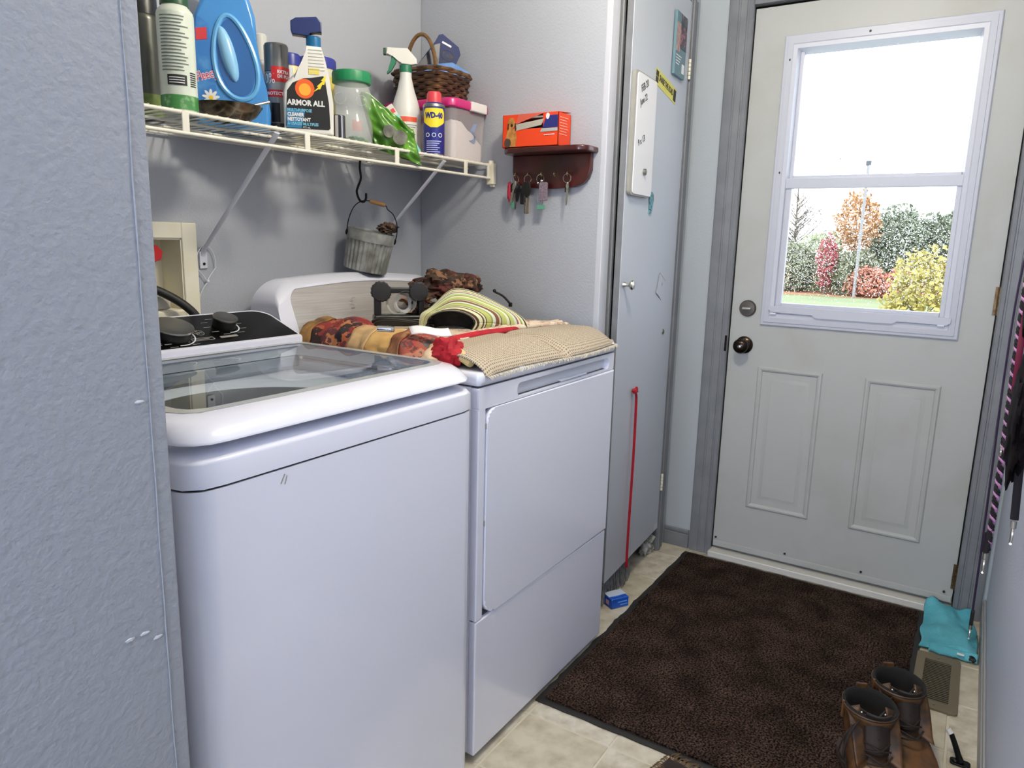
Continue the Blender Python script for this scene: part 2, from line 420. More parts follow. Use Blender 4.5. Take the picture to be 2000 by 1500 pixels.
# casings of the entry door: stepped profile
def casing(y0, y1, z0, z1, flip=False):
    w = y1 - y0; prof = [(0, 0), (0, .010), (.006, .014), (w * .38, .014), (w * .40, .0115), (w * .46, .0115), (w * .48, .015), (w * .72, .015), (w * .74, .0125), (w * .8, .0125), (w * .82, .017), (w - .004, .018), (w, .014), (w, 0)]
    if flip: prof = [(w - a, b) for a, b in prof][::-1]
    poly = [(XD - b, y0 + a) for a, b in prof]
    if True: poly = poly[::-1]
    return prism(poly, z0, z1)
struct('trim_1', casing(-.085, .006, 0, DZ + .08, True), 'trim')
struct('trim_2', casing(-1.018, -.936, 0, DZ + .08), 'trim')
struct('trim_3', bx(XD - .018, XD, -.936, -.085, DZ, DZ + .085, .003), 'trim')
struct('trim_4', join(bx(XD, XD + .10, DY0 - .001, DY0 + .004, 0, DZ), bx(XD, XD + .10, DY1 - .004, DY1 + .001, 0, DZ), bx(XD, XD + .10, DY0, DY1, DZ - .004, DZ)), 'black')
struct('trim_9', join(bx(XD + .0485, XD + .062, DY0 - .001, -.915, 0, DZ), bx(XD + .0485, XD + .062, -.104, DY1 + .001, 0, DZ), bx(XD + .0485, XD + .062, DY0, DY1, DZ - .025, DZ), bx(XD + .0485, XD + .062, DY0, DY1, 0, .05)), 'black')
struct('trim_5', bx(XD - .040, XD + .10, DY0 + .004, DY1 - .002, .0005, .026, .004), mat('white_threshold', (206, 203, 196), .4))
# closet front: wall above, casings left and right
YC = .118
struct('wall_closet', join(bx(XS, XD, YC, YC + .08, 2.10, CEIL), bx(1.500, XD, YC, YC + .08, 0, 2.10)), 'wall_strip')
struct('trim_6', join(bx(XS, XS + .052, YC - .016, YC + .004, 0, 2.16, .003)), 'edge')
struct('trim_7', join(bx(XS + .053, XS + .066, YC - .006, YC + .01, 0, 2.1, .002), bx(XS + .067, XS + .083, YC - .020, YC + .01, 0, 2.1, .004), bx(XS + .084, XS + .098, YC - .004, YC + .03, 0, 2.1, .002)), 'trim')
struct('trim_8', join(bx(1.438, 1.500, YC - .012, YC + .03, 0, 2.1, .003), bx(1.446, 1.468, YC - .018, YC, 0, 2.1, .004), bx(1.500, 1.512, YC - .004, YC + .01, 0, 2.1)), 'trim')
struct('baseboard_door', join(bx(XD - .012, XD, .010, YC, 0, .060, .003), bx(XD - .009, XD, .010, YC, .060, .078, .004)), 'trim')
struct('baseboard_right', join(bx(XE, XD, YR, YR + .010, 0, .062, .002), bx(XE, XD, YR, YR + .007, .062, .08, .003)), mat('grey_baseboard_paint', (150, 150, 150), .45))
# inside of the closet
struct('wall_closet_back', bx(XS + .085, XD, .62, .66, 0, CEIL), 'wall')

# ------------------------------------------------------------------ entry door
d1 = bpy.data.objects.new('door_1', None); COL.objects.link(d1); d1['kind'] = 'structure'
d1['label'] = 'off-white steel entry door with half window and two raised panels'
X0, X1 = XD + .004, XD + .048; ya, yb_ = -.931, -.088; zb, zt = .036, 2.065
wy0, wy1, wz0, wz1 = -.805, -.238, .985, 1.93
obj('leaf', join(bx(X0, X1, wy1, yb_, zb, zt), bx(X0, X1, ya, wy0, zb, zt), bx(X0, X1, wy0, wy1, zb, wz0), bx(X0, X1, wy0, wy1, wz1, zt)), 'door', d1)
def raised(y0, y1, z0, z1):
    # nested rectangle loops: (inset, depth proud of the leaf)
    lo = [(0, 0), (.004, .0045), (.010, .006), (.016, .0035), (.020, -.0035), (.026, -.004), (.050, .001), (.054, .0035), (.056, .0038)]
    V, F = [], []
    for d, h in lo:
        V += [(X0 - h, y0 + d, z0 + d), (X0 - h, y1 - d, z0 + d), (X0 - h, y1 - d, z1 - d), (X0 - h, y0 + d, z1 - d)]
    for i in range(len(lo) - 1):
        for k in range(4):
            a = i * 4 + k; b = i * 4 + (k + 1) % 4; F.append((a, b, b + 4, a + 4))
    F.append(tuple((len(lo) - 1) * 4 + k for k in range(4)))
    return V, F
for (a, b) in ((-.437, -.205), (-.812, -.578)):
    obj('raised_panel', xf(raised(a, b, .228, .792), (-.0008, 0, 0)), 'door', d1, 25)
# window frame: stepped plastic moulding
def frame_loop(steps, y0, y1, z0, z1):
    V, F = [], []
    for d, x in steps:
        V += [(x, y0 + d, z0 + d), (x, y1 - d, z0 + d), (x, y1 - d, z1 - d), (x, y0 + d, z1 - d)]
    for i in range(len(steps) - 1):
        for k in range(4):
            a = i * 4 + k; b = i * 4 + (k + 1) % 4; F.append((a, b, b + 4, a + 4))
    return V, F
fr = obj('window_frame', frame_loop([(0, X0), (0, X0 - .006), (.003, X0 - .009), (.012, X0 - .010), (.013, X0 - .013), (.030, X0 - .015), (.033, X0 - .013), (.046, X0 - .012), (.048, X0 - .006), (.056, X0 + .034), (.058, X0 + .040), (.058, X1)], -.838, -.198, .950, 1.962), 'vinyl', d1, 20)
UPX = X0 + .030; LOX = X0 + .010
# upper pane and lower sash
def rect_frame(y0, y1, z0, z1, w, xa, xb, bev=.002, wb=None):
    wb = wb or w
    return join(bx(xa, xb, y0, y0 + w, z0, z1, bev, 2), bx(xa, xb, y1 - w, y1, z0, z1, bev, 2), bx(xa, xb, y0 + w, y1 - w, z0, z0 + wb, bev, 2), bx(xa, xb, y0 + w, y1 - w, z1 - w, z1, bev, 2))
obj('upper_sash', rect_frame(-.800, -.246, 1.475, 1.925, .016, UPX - .012, UPX + .010, .002), 'vinyl', d1, 30)
up = obj('upper_pane', bx(UPX, UPX + .003, -.786, -.260, 1.488, 1.912), 'pane', d1, 0)
lo_s = obj('lower_sash', join(rect_frame(-.796, -.246, 1.010, 1.476, .020, LOX - .012, LOX + .012, .002, .026), bx(LOX - .018, LOX - .006, -.800, -.242, 1.444, 1.480, .003)), 'vinyl', d1, 30)
lop = obj('lower_pane', bx(LOX, LOX + .003, -.776, -.266, 1.036, 1.456), 'pane', d1, 0)
lift = [(-.812, 1.022), (-.812, 1.006), (-.800, .998), (-.655, 1.000), (-.640, .990), (-.395, .990), (-.380, 1.000), (-.240, 1.002), (-.228, 1.010), (-.228, 1.024)]
obj('lift_rail', ([(v[2], v[0], v[1]) for v in prism(lift, X0 - .022, X0 - .010)[0]], prism(lift, 0, 1)[1]), 'vinyl', d1, 30)
for y in (-.245, -.785): obj('tilt_latch', bx(X0 - .022, X0 - .008, y - .011, y + .011, .992, 1.000, .002), 'white_dull', d1)
for y, z in ((-.47, 1.944), (-.222, 1.88), (-.222, 1.50)): obj('screw_hole', disc((X0 - .0135, y, z), .004, 10, 'x', .002), 'black', d1)
# rain on the outside of the panes
def drops(n, y0, y1, z0, z1, x, dens, rmax, seed):
    rnd = random.Random(seed); V, F = [], []; cnt = 0
    while cnt < n:
        y = rnd.uniform(y0, y1); z = rnd.uniform(z0, z1)
        if rnd.random() > dens((y - y0) / (y1 - y0), (z - z0) / (z1 - z0)): continue
        cnt += 1; r = rmax * (.35 + .65 * rnd.random() ** 2); st = rnd.uniform(.8, 1.35); h = r * .38; b = len(V)
        if cnt % 9 == 0: st *= 1.5
        N = 7
        for (rr, hh) in ((1, 0), (.92, .45), (.6, .85)):
            for k in range(N):
                a = 2 * pi * k / N; V.append((x + h * hh, y + r * rr * cos(a), z + r * st * rr * sin(a)))
        V.append((x + h, y, z))
        for i in range(2):
            for k in range(N): F.append((b + i * N + k, b + i * N + (k + 1) % N, b + (i + 1) * N + (k + 1) % N, b + (i + 1) * N + k))
        for k in range(N): F.append((b + 2 * N + k, b + 2 * N + (k + 1) % N, b + 3 * N))
        F.append(tuple(b + k for k in range(N - 1, -1, -1)))
    return V, F
o = obj('raindrops', drops(5600, -.774, -.268, 1.040, 1.44, LOX + .0031, lambda u, v: (.12 + .88 * min(1, max(0, (.93 - v) / .18)) * min(1, max(0, (v - .0) / .22))) * (.75 + .25 * sin(u * 9)), .00175, 3), 'drop', d1, 180, 'stuff')
o = obj('raindrops', drops(420, -.784, -.262, 1.490, 1.91, UPX + .0031, lambda u, v: max(0.01, (1 - v * 2.2)) ** 1.6 if v < .45 else .02, .0021, 5), 'drop', d1, 180, 'stuff')
# knob, deadbolt
def on_door(y, z): return (X0, y, z)
k_ = obj('door_knob', xf(lathe([(0, 0), (.033, 0), (.033, .004), (.026, .010), (.014, .013), (.012, .030), (.017, .036), (.027, .044), (.0285, .054), (.024, .062), (.015, .067), (.0, .068)], 28), on_door(-.146, .868), (0, -90, 0)), 'bronze', d1)
obj('keyhole_button', xf(lathe([(0, .068), (.006, .0685), (.006, .071), (0, .072)], 12), on_door(-.146, .868), (0, -90, 0)), 'steel', k_)
k_ = obj('deadbolt', xf(lathe([(0, 0), (.031, 0), (.031, .006), (.027, .011), (.0, .012)], 28), on_door(-.148, 1.008), (0, -90, 0)), mat('aged_bronze_plate', (98, 92, 86), .3, .8), d1)
obj('thumb_turn', box((X0 - .020, -.148, 1.008), (.018, .034, .010), .004), 'nickel', k_)
# hinges, bottom sweep with screws
for z in (1.085, .135):
    h = obj('hinge', join(*[cyl((X0 - .008, -.936, z - .045 + k * .018), (X0 - .008, -.936, z - .045 + k * .018 + .0165), .0065, 12) for k in range(5)], bx(X0 - .004, X0 - .001, -.935, -.922, z - .045, z + .045)), 'rust', d1)
sw = obj('door_sweep', bx(X0 - .006, X0, ya + .002, yb_ - .002, .040, .062, .002), 'door', d1)
for y in (-.100, -.370, -.640, -.905): obj('screw', disc((X0 - .0068, y, .076 if y > -.2 else .074), .0042, 12, 'x', .003), 'black', d1)
obj('strike_plate', bx(XD - .0185, XD - .016, -.084, -.076, .84, .90), 'bronze', d1)

# ------------------------------------------------------------------ closet door, slightly ajar
DX, DYc, DA = .852, .066, 3.86
d2 = bpy.data.objects.new('door_2', None); COL.objects.link(d2); d2['kind'] = 'structure'
d2.location = (DX, DYc, 0); d2.rotation_euler = (0, 0, radians(DA))
obj('leaf', bx(0.0005, .576, 0, .020, .106, 2.08, .001, 2), 'closet', d2)
obj('dark_door_edge', bx(-.0005, .010, .002, .021, .106, 2.08), 'trim', d2)
obj('cabinet_knob', xf(lathe([(0, 0), (.009, 0), (.0085, .004), (.0055, .010), (.006, .020), (.013, .024), (.0155, .029), (.013, .034), (0, .036)], 20), (.030, 0, 1.11), (90, 0, 0)), 'nickel', d2)
lk = obj('cam_lock', xf(lathe([(0, 0), (.0105, 0), (.0105, .002), (.008, .004), (0, .004)], 20), (.479, 0, .917), (90, 0, 0)), 'steel', d2)
obj('key_slot', bx(.478, .480, -.0048, -.003, .911, .923), 'black', lk)
for z in (1.86, .30): obj('hinge', join(*[cyl((.584, -.004, z - .035 + k * .014), (.584, -.004, z - .035 + k * .014 + .012), .005, 10) for k in range(5)]), 'cream', d2)
obj('chipped_corner', bx(.530, .572, -.0006, .002, .107, .135), 'white_dull', d2)
def onc(x, z, off=0.0):
    a = radians(DA); return (DX + x * cos(a) + off * sin(a), DYc + x * sin(a) - off * cos(a), z)
# whiteboard
t = thing('whiteboard', 'narrow white memo board with handwriting hung at the left edge of the closet door', 'whiteboard', onc(0.108, 1.385), DA)
obj('back_frame', xf(prism_b(rrect(.190, .362, .014), 0, .012, .002), (-.004, -.0005, .180), (90, 0, 0)), mat('grey_board_frame', (150, 148, 140), .4), t)
obj('writing_surface', xf(prism_b(rrect(.176, .352, .010), .012, .015, .0008), (.004, -.0005, .180), (90, 0, 0)), mat('white_board_face', (236, 235, 238), .2), t)
text(t, 'FEB 20', .030, 'black_ink', (-.024, -.0165, .325), (90, -26, 0), sx=.8)
text(t, 'June 22', .028, 'black_ink', (-.028, -.0165, .285), (90, -25, 0), sx=.8)
text(t, '9 x 13', .028, 'black_ink', (-.030, -.0165, .165), (90, -22, 0), sx=.9)
t2 = obj('round_magnet', xf(lathe([(0, 0), (.010, 0), (.010, .006), (.008, .008), (0, .0082)], 18), onc(.118, 1.460, .0158), (90, 0, DA)), 'steel')
tag(t2, 'round silver magnet near the bottom of the white memo board', 'magnet')
# bumper sticker
t = thing('bumper_sticker', 'yellow share the road bumper sticker on the closet door', 'sticker', onc(.337, 1.756), rot=(0, 0, 0))
t.rotation_euler = (Matrix.Rotation(radians(DA), 3, 'Z') @ Matrix.Rotation(radians(7.5), 3, 'Y')).to_euler()
ys = mat('yellow_vinyl', (214, 206, 96), .4)
obj('backing', fl(-.115, .115, -.025, .025, -.0005), ys, t)
for x in (-.100, .098):
    obj('icon_panel', join(fl(x - .013, x + .013, .001, .018, -.0011), fl(x - .013, x + .013, -.018, -.001, -.0011)) if x < 0 else fl(x - .014, x + .014, -.019, .019, -.0011), 'black_ink', t)
text(t, 'SHARE THE ROAD', .028, 'black_ink', (0, -.0016, .002), sx=.68, bold=.0006)
# brochure
t = thing('brochure', 'teal and pink printed pamphlet hanging at the top right of the closet door', 'brochure', onc(.440, 1.805, .006), DA)
obj('cover', bx(-.060, .060, -.006, .004, 0, .200, .001, 1), mat('teal_brochure_paper', (96, 128, 138), .35), t)
obj('photo_print', fl(-.015, .056, .09, .198, -.0062), mat('dark_photo_print', (52, 58, 70), .4, vor=(45, [(44, 48, 60), (70, 62, 70), (150, 96, 110), (56, 84, 92), (30, 34, 40)])), t)
obj('pink_print', fl(-.058, -.016, .075, .165, -.0062), mat('pink_print', (196, 160, 152), .4, var=(60, (150, 120, 118))), t)
obj('white_box_print', fl(.020, .048, .015, .045, -.0062), 'white_ink', t)
for k in range(4): obj('text_line', fl(-.052, .010 - k * .008, .062 - k * .009, .065 - k * .009, -.0062), 'white_ink', t)
# teal figure magnet, small card, ribbon
o = obj('teal_magnet', xf(join(prism([(-.016, 0), (.010, -.004), (.016, .018), (.022, .030), (.018, .048), (.0, .056), (-.020, .050), (-.018, .030), (-.012, .016)], 0, .004), xf(prism([(-.018, -.016), (.010, -.014), (.008, -.002), (-.014, -.002)], 0, .003))), onc(.245, 1.352, .001), (90, 0, DA)), mat('teal_print', (110, 166, 178), .3, var=(120, (40, 90, 104))))
tag(o, 'small teal goblet-shaped magnet below the white memo board', 'magnet')
t = thing('paper_card', 'small tilted white card stuck on the closet door above the round lock', 'card', onc(.412, 1.088, .001), rot=(0, 0, 0))
t.rotation_euler = (Matrix.Rotation(radians(DA), 3, 'Z') @ Matrix.Rotation(radians(24), 3, 'Y')).to_euler()
obj('card_sheet', fl(-.038, .038, -.038, .038, -.0004), 'closet', t)
obj('pencil_edge', join(fl(-.038, .038, .037, .0385, -.0012), fl(-.0385, -.037, -.038, .038, -.0012), fl(-.038, .010, -.0385, -.037, -.0012), fl(.006, .012, .006, .018, -.0012)), 'print', t)
rib_pts = [onc(.172 + .014 * sin(k / 14 * pi * .9) + .002 * k, .742 - k * .0505, .006 + .006 * sin(k / 14 * pi)) for k in range(14)]
rib_pts = [onc(.165, .745, .008), onc(.178, .735, .012)] + [onc(.186 + .004 * sin(k * .5), .71 - k * .056, .012) for k in range(12)]
t = thing('red_ribbon', 'long red ribbon hanging from a knot on the closet door', 'ribbon', onc(.172, .745), 0)
L = Vector(onc(.172, .745)); redm = mat('red_satin_ribbon', (176, 22, 40), .4)
obj('strand', xf(tube(spline(rib_pts, 3), .0055, 6, flat=.16), tuple(-L)), redm, t)
obj('knot', join(lump((-.004, -.010, 0), (.013, .007, .009), .5, 2, 14, 8, 4), lump((.008, -.012, .002), (.008, .005, .012), .5, 2, 12, 8, 9)), redm, t)

# broom bristles under the closet door
t = thing('broom', 'grey bristled broom head standing under the closet door', 'broom', (.945, .118, 0), 4)
rnd = random.Random(4); br = []
for k in range(520):
    x = rnd.uniform(-.07, .215); y = rnd.uniform(-.028, .02); dx = rnd.uniform(-.010, .014); dy = rnd.uniform(-.014, .004)
    br.append(tube([(x, y, .135), (x + dx, y + dy, .002)], [.0016, .0011], 4))
obj('bristles', join(*br), mat('grey_bristles', (158, 156, 150), .7, var=(60, (110, 112, 120))), t, kind='stuff')
obj('broom_block', bx(-.080, .225, -.024, .022, .13, .160, .004), mat('red_broom_block', (120, 26, 34), .4), t)
obj('broom_handle', cyl((.07, 0, .16), (.10, .10, 1.3), .011, 12), 'steel', t)
o = obj('plastic_bag', lump((1.385, .135, .045), (.040, .022, .044), .9, 2.2, 24, 16, 5), mat('clear_crumpled_plastic', (196, 196, 190), .2, var=(40, (110, 108, 100))))
tag(o, 'crumpled clear plastic bag in the corner under the closet door', 'bag')

# ================================================================== WASHING MACHINE
t = thing('washing_machine', 'white top-loading washing machine with a glass lid beside the grey wall', 'washing machine', (-.3555, .33, 0))
wx, wy = -.3555, .33
def lo(s): return xf(s, (-wx, -wy, 0))
# footprint with rounded front corners
def foot(x0, x1, y0, y1, rf, rb, n=8):
    out = []
    for cx, cy, a0, r in ((x1 - rb, y1 - rb, 0, rb), (x0 + rb, y1 - rb, 90, rb), (x0 + rf, y0 + rf, 180, rf), (x1 - rf, y0 + rf, 270, rf)):
        for i in range(n + 1):
            a = radians(a0 + 90 * i / n); out.append((cx + r * cos(a), cy + r * sin(a)))
    return out
ft = foot(-.696, -.015, -.011, .672, .045, .01); fi = foot(-.680, -.031, .005, .656, .04, .01)
obj('cabinet', lo(ring(ft, fi, .02, .8835)), 'white', t)
outer = foot(-.697, -.014, -.012, .672, .045, .01, 9)
cxc, cyc, R1 = -.352, .272, .236
def by_angle(loop, n, c):
    res = []
    for k in range(n):
        a = 2 * pi * k / n; d = Vector((cos(a), sin(a))); best = None
        for i in range(len(loop)):
            p = Vector(loop[i]) - Vector(c); q = Vector(loop[(i + 1) % len(loop)]) - Vector(c); e = q - p
            den = d.x * e.y - d.y * e.x
            if abs(den) < 1e-12: continue
            tt = (p.x * e.y - p.y * e.x) / den; ss = (p.x * d.y - p.y * d.x) / den
            if tt > 0 and -1e-6 <= ss <= 1 + 1e-6: best = tt if best is None else min(best, tt)
        res.append((c[0] + d.x * best, c[1] + d.y * best))
    return res
N = 96
oa = by_angle(outer, N, (cxc, cyc)); ob = by_angle(foot(-.694, -.017, -.007, .668, .045, .01, 9), N, (cxc, cyc)); oc = by_angle(foot(-.685, -.024, .016, .66, .05, .01, 9), N, (cxc, cyc))
od = by_angle(foot(-.665, -.045, .034, .520, .05, .03, 9), N, (cxc, cyc))
ci = [(cxc + R1 * cos(2 * pi * k / N), cyc + R1 * sin(2 * pi * k / N)) for k in range(N)]
ci2 = [(cxc + (R1 - .02) * cos(2 * pi * k / N), cyc + (R1 - .02) * sin(2 * pi * k / N)) for k in range(N)]
def layers(ls):
    V, F = [], []
    for loop, z in ls: V += [(x, y, z) for x, y in loop]
    for i in range(len(ls) - 1):
        for k in range(N): F.append((i * N + k, i * N + (k + 1) % N, (i + 1) * N + (k + 1) % N, (i + 1) * N + k))
    return V, F
obj('top_cover', lo(layers([(oa, .887), (oa, .921), (ob, .927), (oc, .936), (od, .936), (od, .915), (ci, .918), (ci2, .902)])), 'white', t, 50)
obj('seam', lo(ring(foot(-.692, -.019, -.007, .668, .045, .01), fi, .883, .8875)), 'black', t)
obj('tub_ring', lo(layers([(ci2, .9035), ([(cxc + .205 * cos(2 * pi * k / N), cyc + .205 * sin(2 * pi * k / N)) for k in range(N)], .885), ([(cxc + .200 * cos(2 * pi * k / N), cyc + .200 * sin(2 * pi * k / N)) for k in range(N)], .86)])), 'tub_ring', t)
obj('wash_tub', lo(lathe_open([(.001, .50), (.20, .50), (.205, .60), (.205, .868)], 64, (cxc, cyc, 0))), 'tub', t)
obj('agitator', lo(lathe([(0.08, .505), (.10, .53), (.06, .56), (.03, .60), (.0, .61)], 32, (cxc, cyc, 0))), 'white_dull', t)
# lid
lo_out = foot(-.694, -.018, -.011, .526, .055, .012, 9); N2 = 120
lo1 = by_angle(lo_out, N2, (-.356, .26)); lo2 = by_angle(foot(-.690, -.021, .0, .524, .055, .012, 9), N2, (-.356, .26)); lo3 = by_angle(foot(-.684, -.026, .018, .521, .06, .014, 9), N2, (-.356, .26))
lin_ = by_angle(foot(-.660, -.042, .046, .512, .040, .02, 9), N2, (-.356, .26)); lin2 = by_angle(foot(-.652, -.050, .054, .504, .035, .02, 9), N2, (-.356, .26))
_N = N; N = N2
obj('lid_frame', lo(layers([(lin2, .952), (lo3, .944), (lo1, .949), (lo1, .953), (lo2, .966), (lo3, .977), (lin_, .982), (lin2, .9815), (lin2, .952)])), 'white', t, 50)
N = _N
obj('glass_border', lo(ring(by_angle(foot(-.6605, -.0415, .0455, .5125, .040, .02, 9), 96, (-.356, .26)), by_angle(foot(-.640, -.060, .064, .494, .032, .02, 9), 96, (-.356, .26)), .9822, .9830)), mat('pale_grey_border', (176, 180, 180), .15), t)
obj('lid_glass', lo(prism(by_angle(foot(-.652, -.050, .054, .504, .035, .02, 9), 96, (-.356, .26)), .9785, .9815)), 'lid_glass', t, 0)
# console: wedge rising to the back
cons = [(.528, .945), (.522, .975), (.526, .990), (.534, .996), (.668, 1.048), (.676, 1.046), (.680, 1.034), (.680, .88), (.528, .88)]
def console_pts(ins, up_):
    """sloping top face loop with rounded rear corners, from y .534 to .668"""
    x0, x1 = -.694 + ins, -.017 - ins; y0, y1 = .530 + ins, .672 - ins * 1.2; r = .045; out = [(x0, y0), (x1, y0)]
    for cx, a0 in ((x1 - r, 0), (x0 + r, 90)):
        for i in range(9):
            a = radians(a0 + 90 * i / 8); out.append((cx + r * cos(a), y1 - r * .8 + r * .8 * sin(a)))
    return [(x, y, .994 + (y - .530) * .380 + up_) for x, y in out]
P1 = console_pts(0, 0); P0 = [(x, y, .89) for x, y, z in P1]; n = len(P1)
Pm = console_pts(-.0015, -.004)
V = P0 + Pm + P1; F = [tuple(range(n - 1, -1, -1)), tuple(2 * n + k for k in range(n))] + [(r_ * n + i, r_ * n + (i + 1) % n, (r_ + 1) * n + (i + 1) % n, (r_ + 1) * n + i) for r_ in (0, 1) for i in range(n)]
obj('console', lo((V, F)), 'white', t, 35)
P2 = console_pts(.006, .0004); P3 = console_pts(.0065, .0016)
obj('control_panel', lo((P2 + P3, [tuple(n + k for k in range(n))] + [(i, (i + 1) % n, n + (i + 1) % n, n + i) for i in range(n)])), 'black_gloss', t, 0)
SL = math.degrees(math.atan(.380))
def onp(x, s):   # point on the sloping panel: s = distance up the slope from y .530
    y = .530 + s * cos(radians(SL)); return (x - wx, y - wy, .994 + (y - .530) * .380 + .0018)
for x, s, r in ((-.184, .080, .026), (-.330, .060, .041)):
    d = obj('dial', xf(lathe([(0, 0), (r * 1.0, 0), (r * 1.02, .006), (r * .96, .019), (r * .96, .020)], 36), onp(x, s), (SL, 0, 0)), 'black_plastic', t)
    obj('dial_cap', xf(lathe([(0, .020), (r * 1.06, .020), (r * 1.09, .022), (r * 1.06, .0245), (r * .98, .0255), (0, .0255)], 40), onp(x, s), (SL, 0, 0)), 'steel', d)
    arc = [(cos(radians(a)) * (r + .008), sin(radians(a)) * (r + .008)) for a in range(-100, 10, 8)]
    obj('dial_ring', xf(tube([(a, b, .0006) for a, b in arc], .0016, 6, flat=.4), onp(x, s), (SL, 0, 0)), 'white_dull', d)
    for a in range(-60, 250, 34):
        a_ = radians(a); q = Vector((cos(a_) * (r + .018), sin(a_) * (r + .018) * .95, .0003))
        obj('cycle_mark', xf(bx(q.x - .009, q.x + .009, q.y - .0008, q.y + .0008, 0, .0003), onp(x, s), (SL, 0, 0)), 'print', t)
for x, s, w, h in ((-.205, .030, .046, .008),):
    obj('start_button', xf(prism(rrect(w, h, .002, 3), 0, .0006), onp(x, s), (SL, 0, 0)), 'print', t)
obj('button_outline', xf(ring(rrect(.056, .012, .003, 4), rrect(.053, .009, .002, 4), 0, .0004), onp(-.272, .030), (SL, 0, 0)), 'print', t)
obj('button_print', xf(bx(-.016, .016, -.001, .001, 0, .0003), onp(-.272, .030), (SL, 0, 0)), 'print', t)
text(t, 'pH', .013, 'print', onp(-.263, .060), (SL, 0, 0))
obj('round_emblem', xf(ring([(.012 * cos(a * pi / 12), .012 * sin(a * pi / 12)) for a in range(24)], [(.0108 * cos(a * pi / 12), .0108 * sin(a * pi / 12)) for a in range(24)], 0, .0004), onp(-.263, .060), (SL, 0, 0)), 'print', t)
for k in range(6): obj('cycle_mark', xf(bx(-.008, .008, -.0012, .0012, 0, .0003), onp(-.315 - .022 * k, .024), (SL, 0, 0)), 'print', t)
# hinges and badge under the glass at the rear, side feet
obj('rear_deck_shelf', lo(bx(-.66, -.05, .500, .528, .925, .950, .004)), mat('blue_grey_plastic', (150, 158, 172), .4), t)
obj('dispenser_notch', lo(ball((-.62, .495, .952), (.022, .012, .008))), 'white_dull', t)
obj('scratch_mark', lo(join(xf(bx(-.001, .001, -.0004, 0, -.008, .008), (-.537, -.0112, .868), (0, 30, 0)), xf(bx(-.0008, .0008, -.0004, 0, -.010, .004), (-.530, -.0112, .868), (0, 20, 0)))), 'print', t)
for x in (-.64, -.07):
    for y in (.05, .61): obj('foot', lo(cyl((x, y, 0), (x, y, .03), .02, 14)), 'black', t)

# ================================================================== DRYER
t = thing('clothes_dryer', 'white front-loading dryer under the rugs beside the closet', 'dryer', (.346, .34, 0))
dx_, dy_ = .346, .34
def ld(s): return xf(s, (-dx_, -dy_, 0))
obj('cabinet', ld(bx(.004, .690, .020, .690, .022, .923, .004)), 'white', t)
# front skins
obj('lower_panel', ld(bx(.004, .690, 0, .022, .022, .3705, .004)), 'white', t)
Lo = rrect(.686, .045, .004, 6); Li = rrect(.490, .034, .016, 6)
def front(s, cx, cz, y0=0.0): return [(v[0] + cx, y0 - v[2], v[1] + cz) for v in s[0]], s[1]
obj('top_fascia', ld(front(ring(rrect(.686, .0485, .004, 6), rrect(.500, .033, .0155, 6, (.062, -.003)), -.020, 0), .347, .8985)), 'white', t, 40)
obj('handle_recess', ld(join(bx(.15, .67, .016, .021, .872, .915), bx(.385, .53, .006, .018, .880, .886, .002))), 'white_dull', t)
obj('side_strip', ld(bx(.004, .031, .0, .022, .372, .876, .003)), 'white', t)
obj('dark_joint', ld(join(bx(.006, .688, .010, .016, .368, .880), bx(.006, .688, .004, .022, .9215, .925))), mat('grey_joint_shadow_gap', (70, 72, 80), .6), t)
dpoly = [(.690, .374), (.078, .374)] + [(.078 - .044 * sin(radians(a)), .418 - .044 * cos(radians(a))) for a in range(10, 91, 10)] + [(.034, .838)] + [(.064 - .030 * cos(radians(a)), .842 + .030 * sin(radians(a))) for a in range(10, 91, 10)] + [(.690, .873)]
V, F = prism_b(dpoly[::-1], 0, .022, .0045)
obj('drum_door', ld(([(v[0], .019 - v[2], v[1]) for v in V], F)), 'white', t, 35)
for z in (.60, .828): obj('hinge_cover', ld(bx(.0305, .0345, -.001, .006, z, z + .012)), 'print', t)
obj('top_deck', ld(bx(.000, .694, -.004, .690, .925, .957, .012)), 'white', t)
# console hood: swept up at the back with big rounded upper corners
def hood(x0, x1, zt, r, bul=.012, n=12):
    out = [(x0, .94)]
    for i in range(n + 1):
        a = radians(180 - 90 * i / n); out.append((x0 + r + r * cos(a), zt - r * .8 + r * .8 * sin(a)))
    for i in range(1, 12):
        u = i / 12; out.append((x0 + r + (x1 - x0 - 2 * r) * u, zt + bul * sin(pi * u)))
    for i in range(n + 1):
        a = radians(90 - 90 * i / n); out.append((x1 - r + r * cos(a), zt - r * .8 + r * .8 * sin(a)))
    out.append((x1, .94)); return out
H0 = hood(.004, .690, 1.098, .085); H1 = hood(.010, .684, 1.121, .085); H2 = hood(.016, .678, 1.124, .085)
def lean(loop, y_bot, y_top): return [(x, y_bot + (y_top - y_bot) * max(0, (z - .94)) / .19, z) for x, z in loop]
LA = lean(H0, .600, .672); LB = lean(H1, .606, .690); LC = lean(H1, .78, .735); LD_ = lean(hood(.052, .660, 1.106, .060), .596, .672); LE = lean(hood(.054, .658, 1.103, .059), .599, .676)
n = len(LA)
def skins(ls, cap_first=False, cap_last=True):
    V, F = [], []
    for l in ls: V += l
    for i in range(len(ls) - 1):
        for k in range(n): F.append((i * n + k, i * n + (k + 1) % n, (i + 1) * n + (k + 1) % n, (i + 1) * n + k))
    if cap_first: F.append(tuple(range(n - 1, -1, -1)))
    if cap_last: F.append(tuple((len(ls) - 1) * n + k for k in range(n)))
    return V, F
obj('console', ld(skins([LE, LD_, LA, LB, LC], True, True)), 'white', t, 45)
LF = [(x, y - .0012, z) for x, y, z in LE]
brushed = mat('brushed_silver_panel', (188, 184, 178), .38, .35)
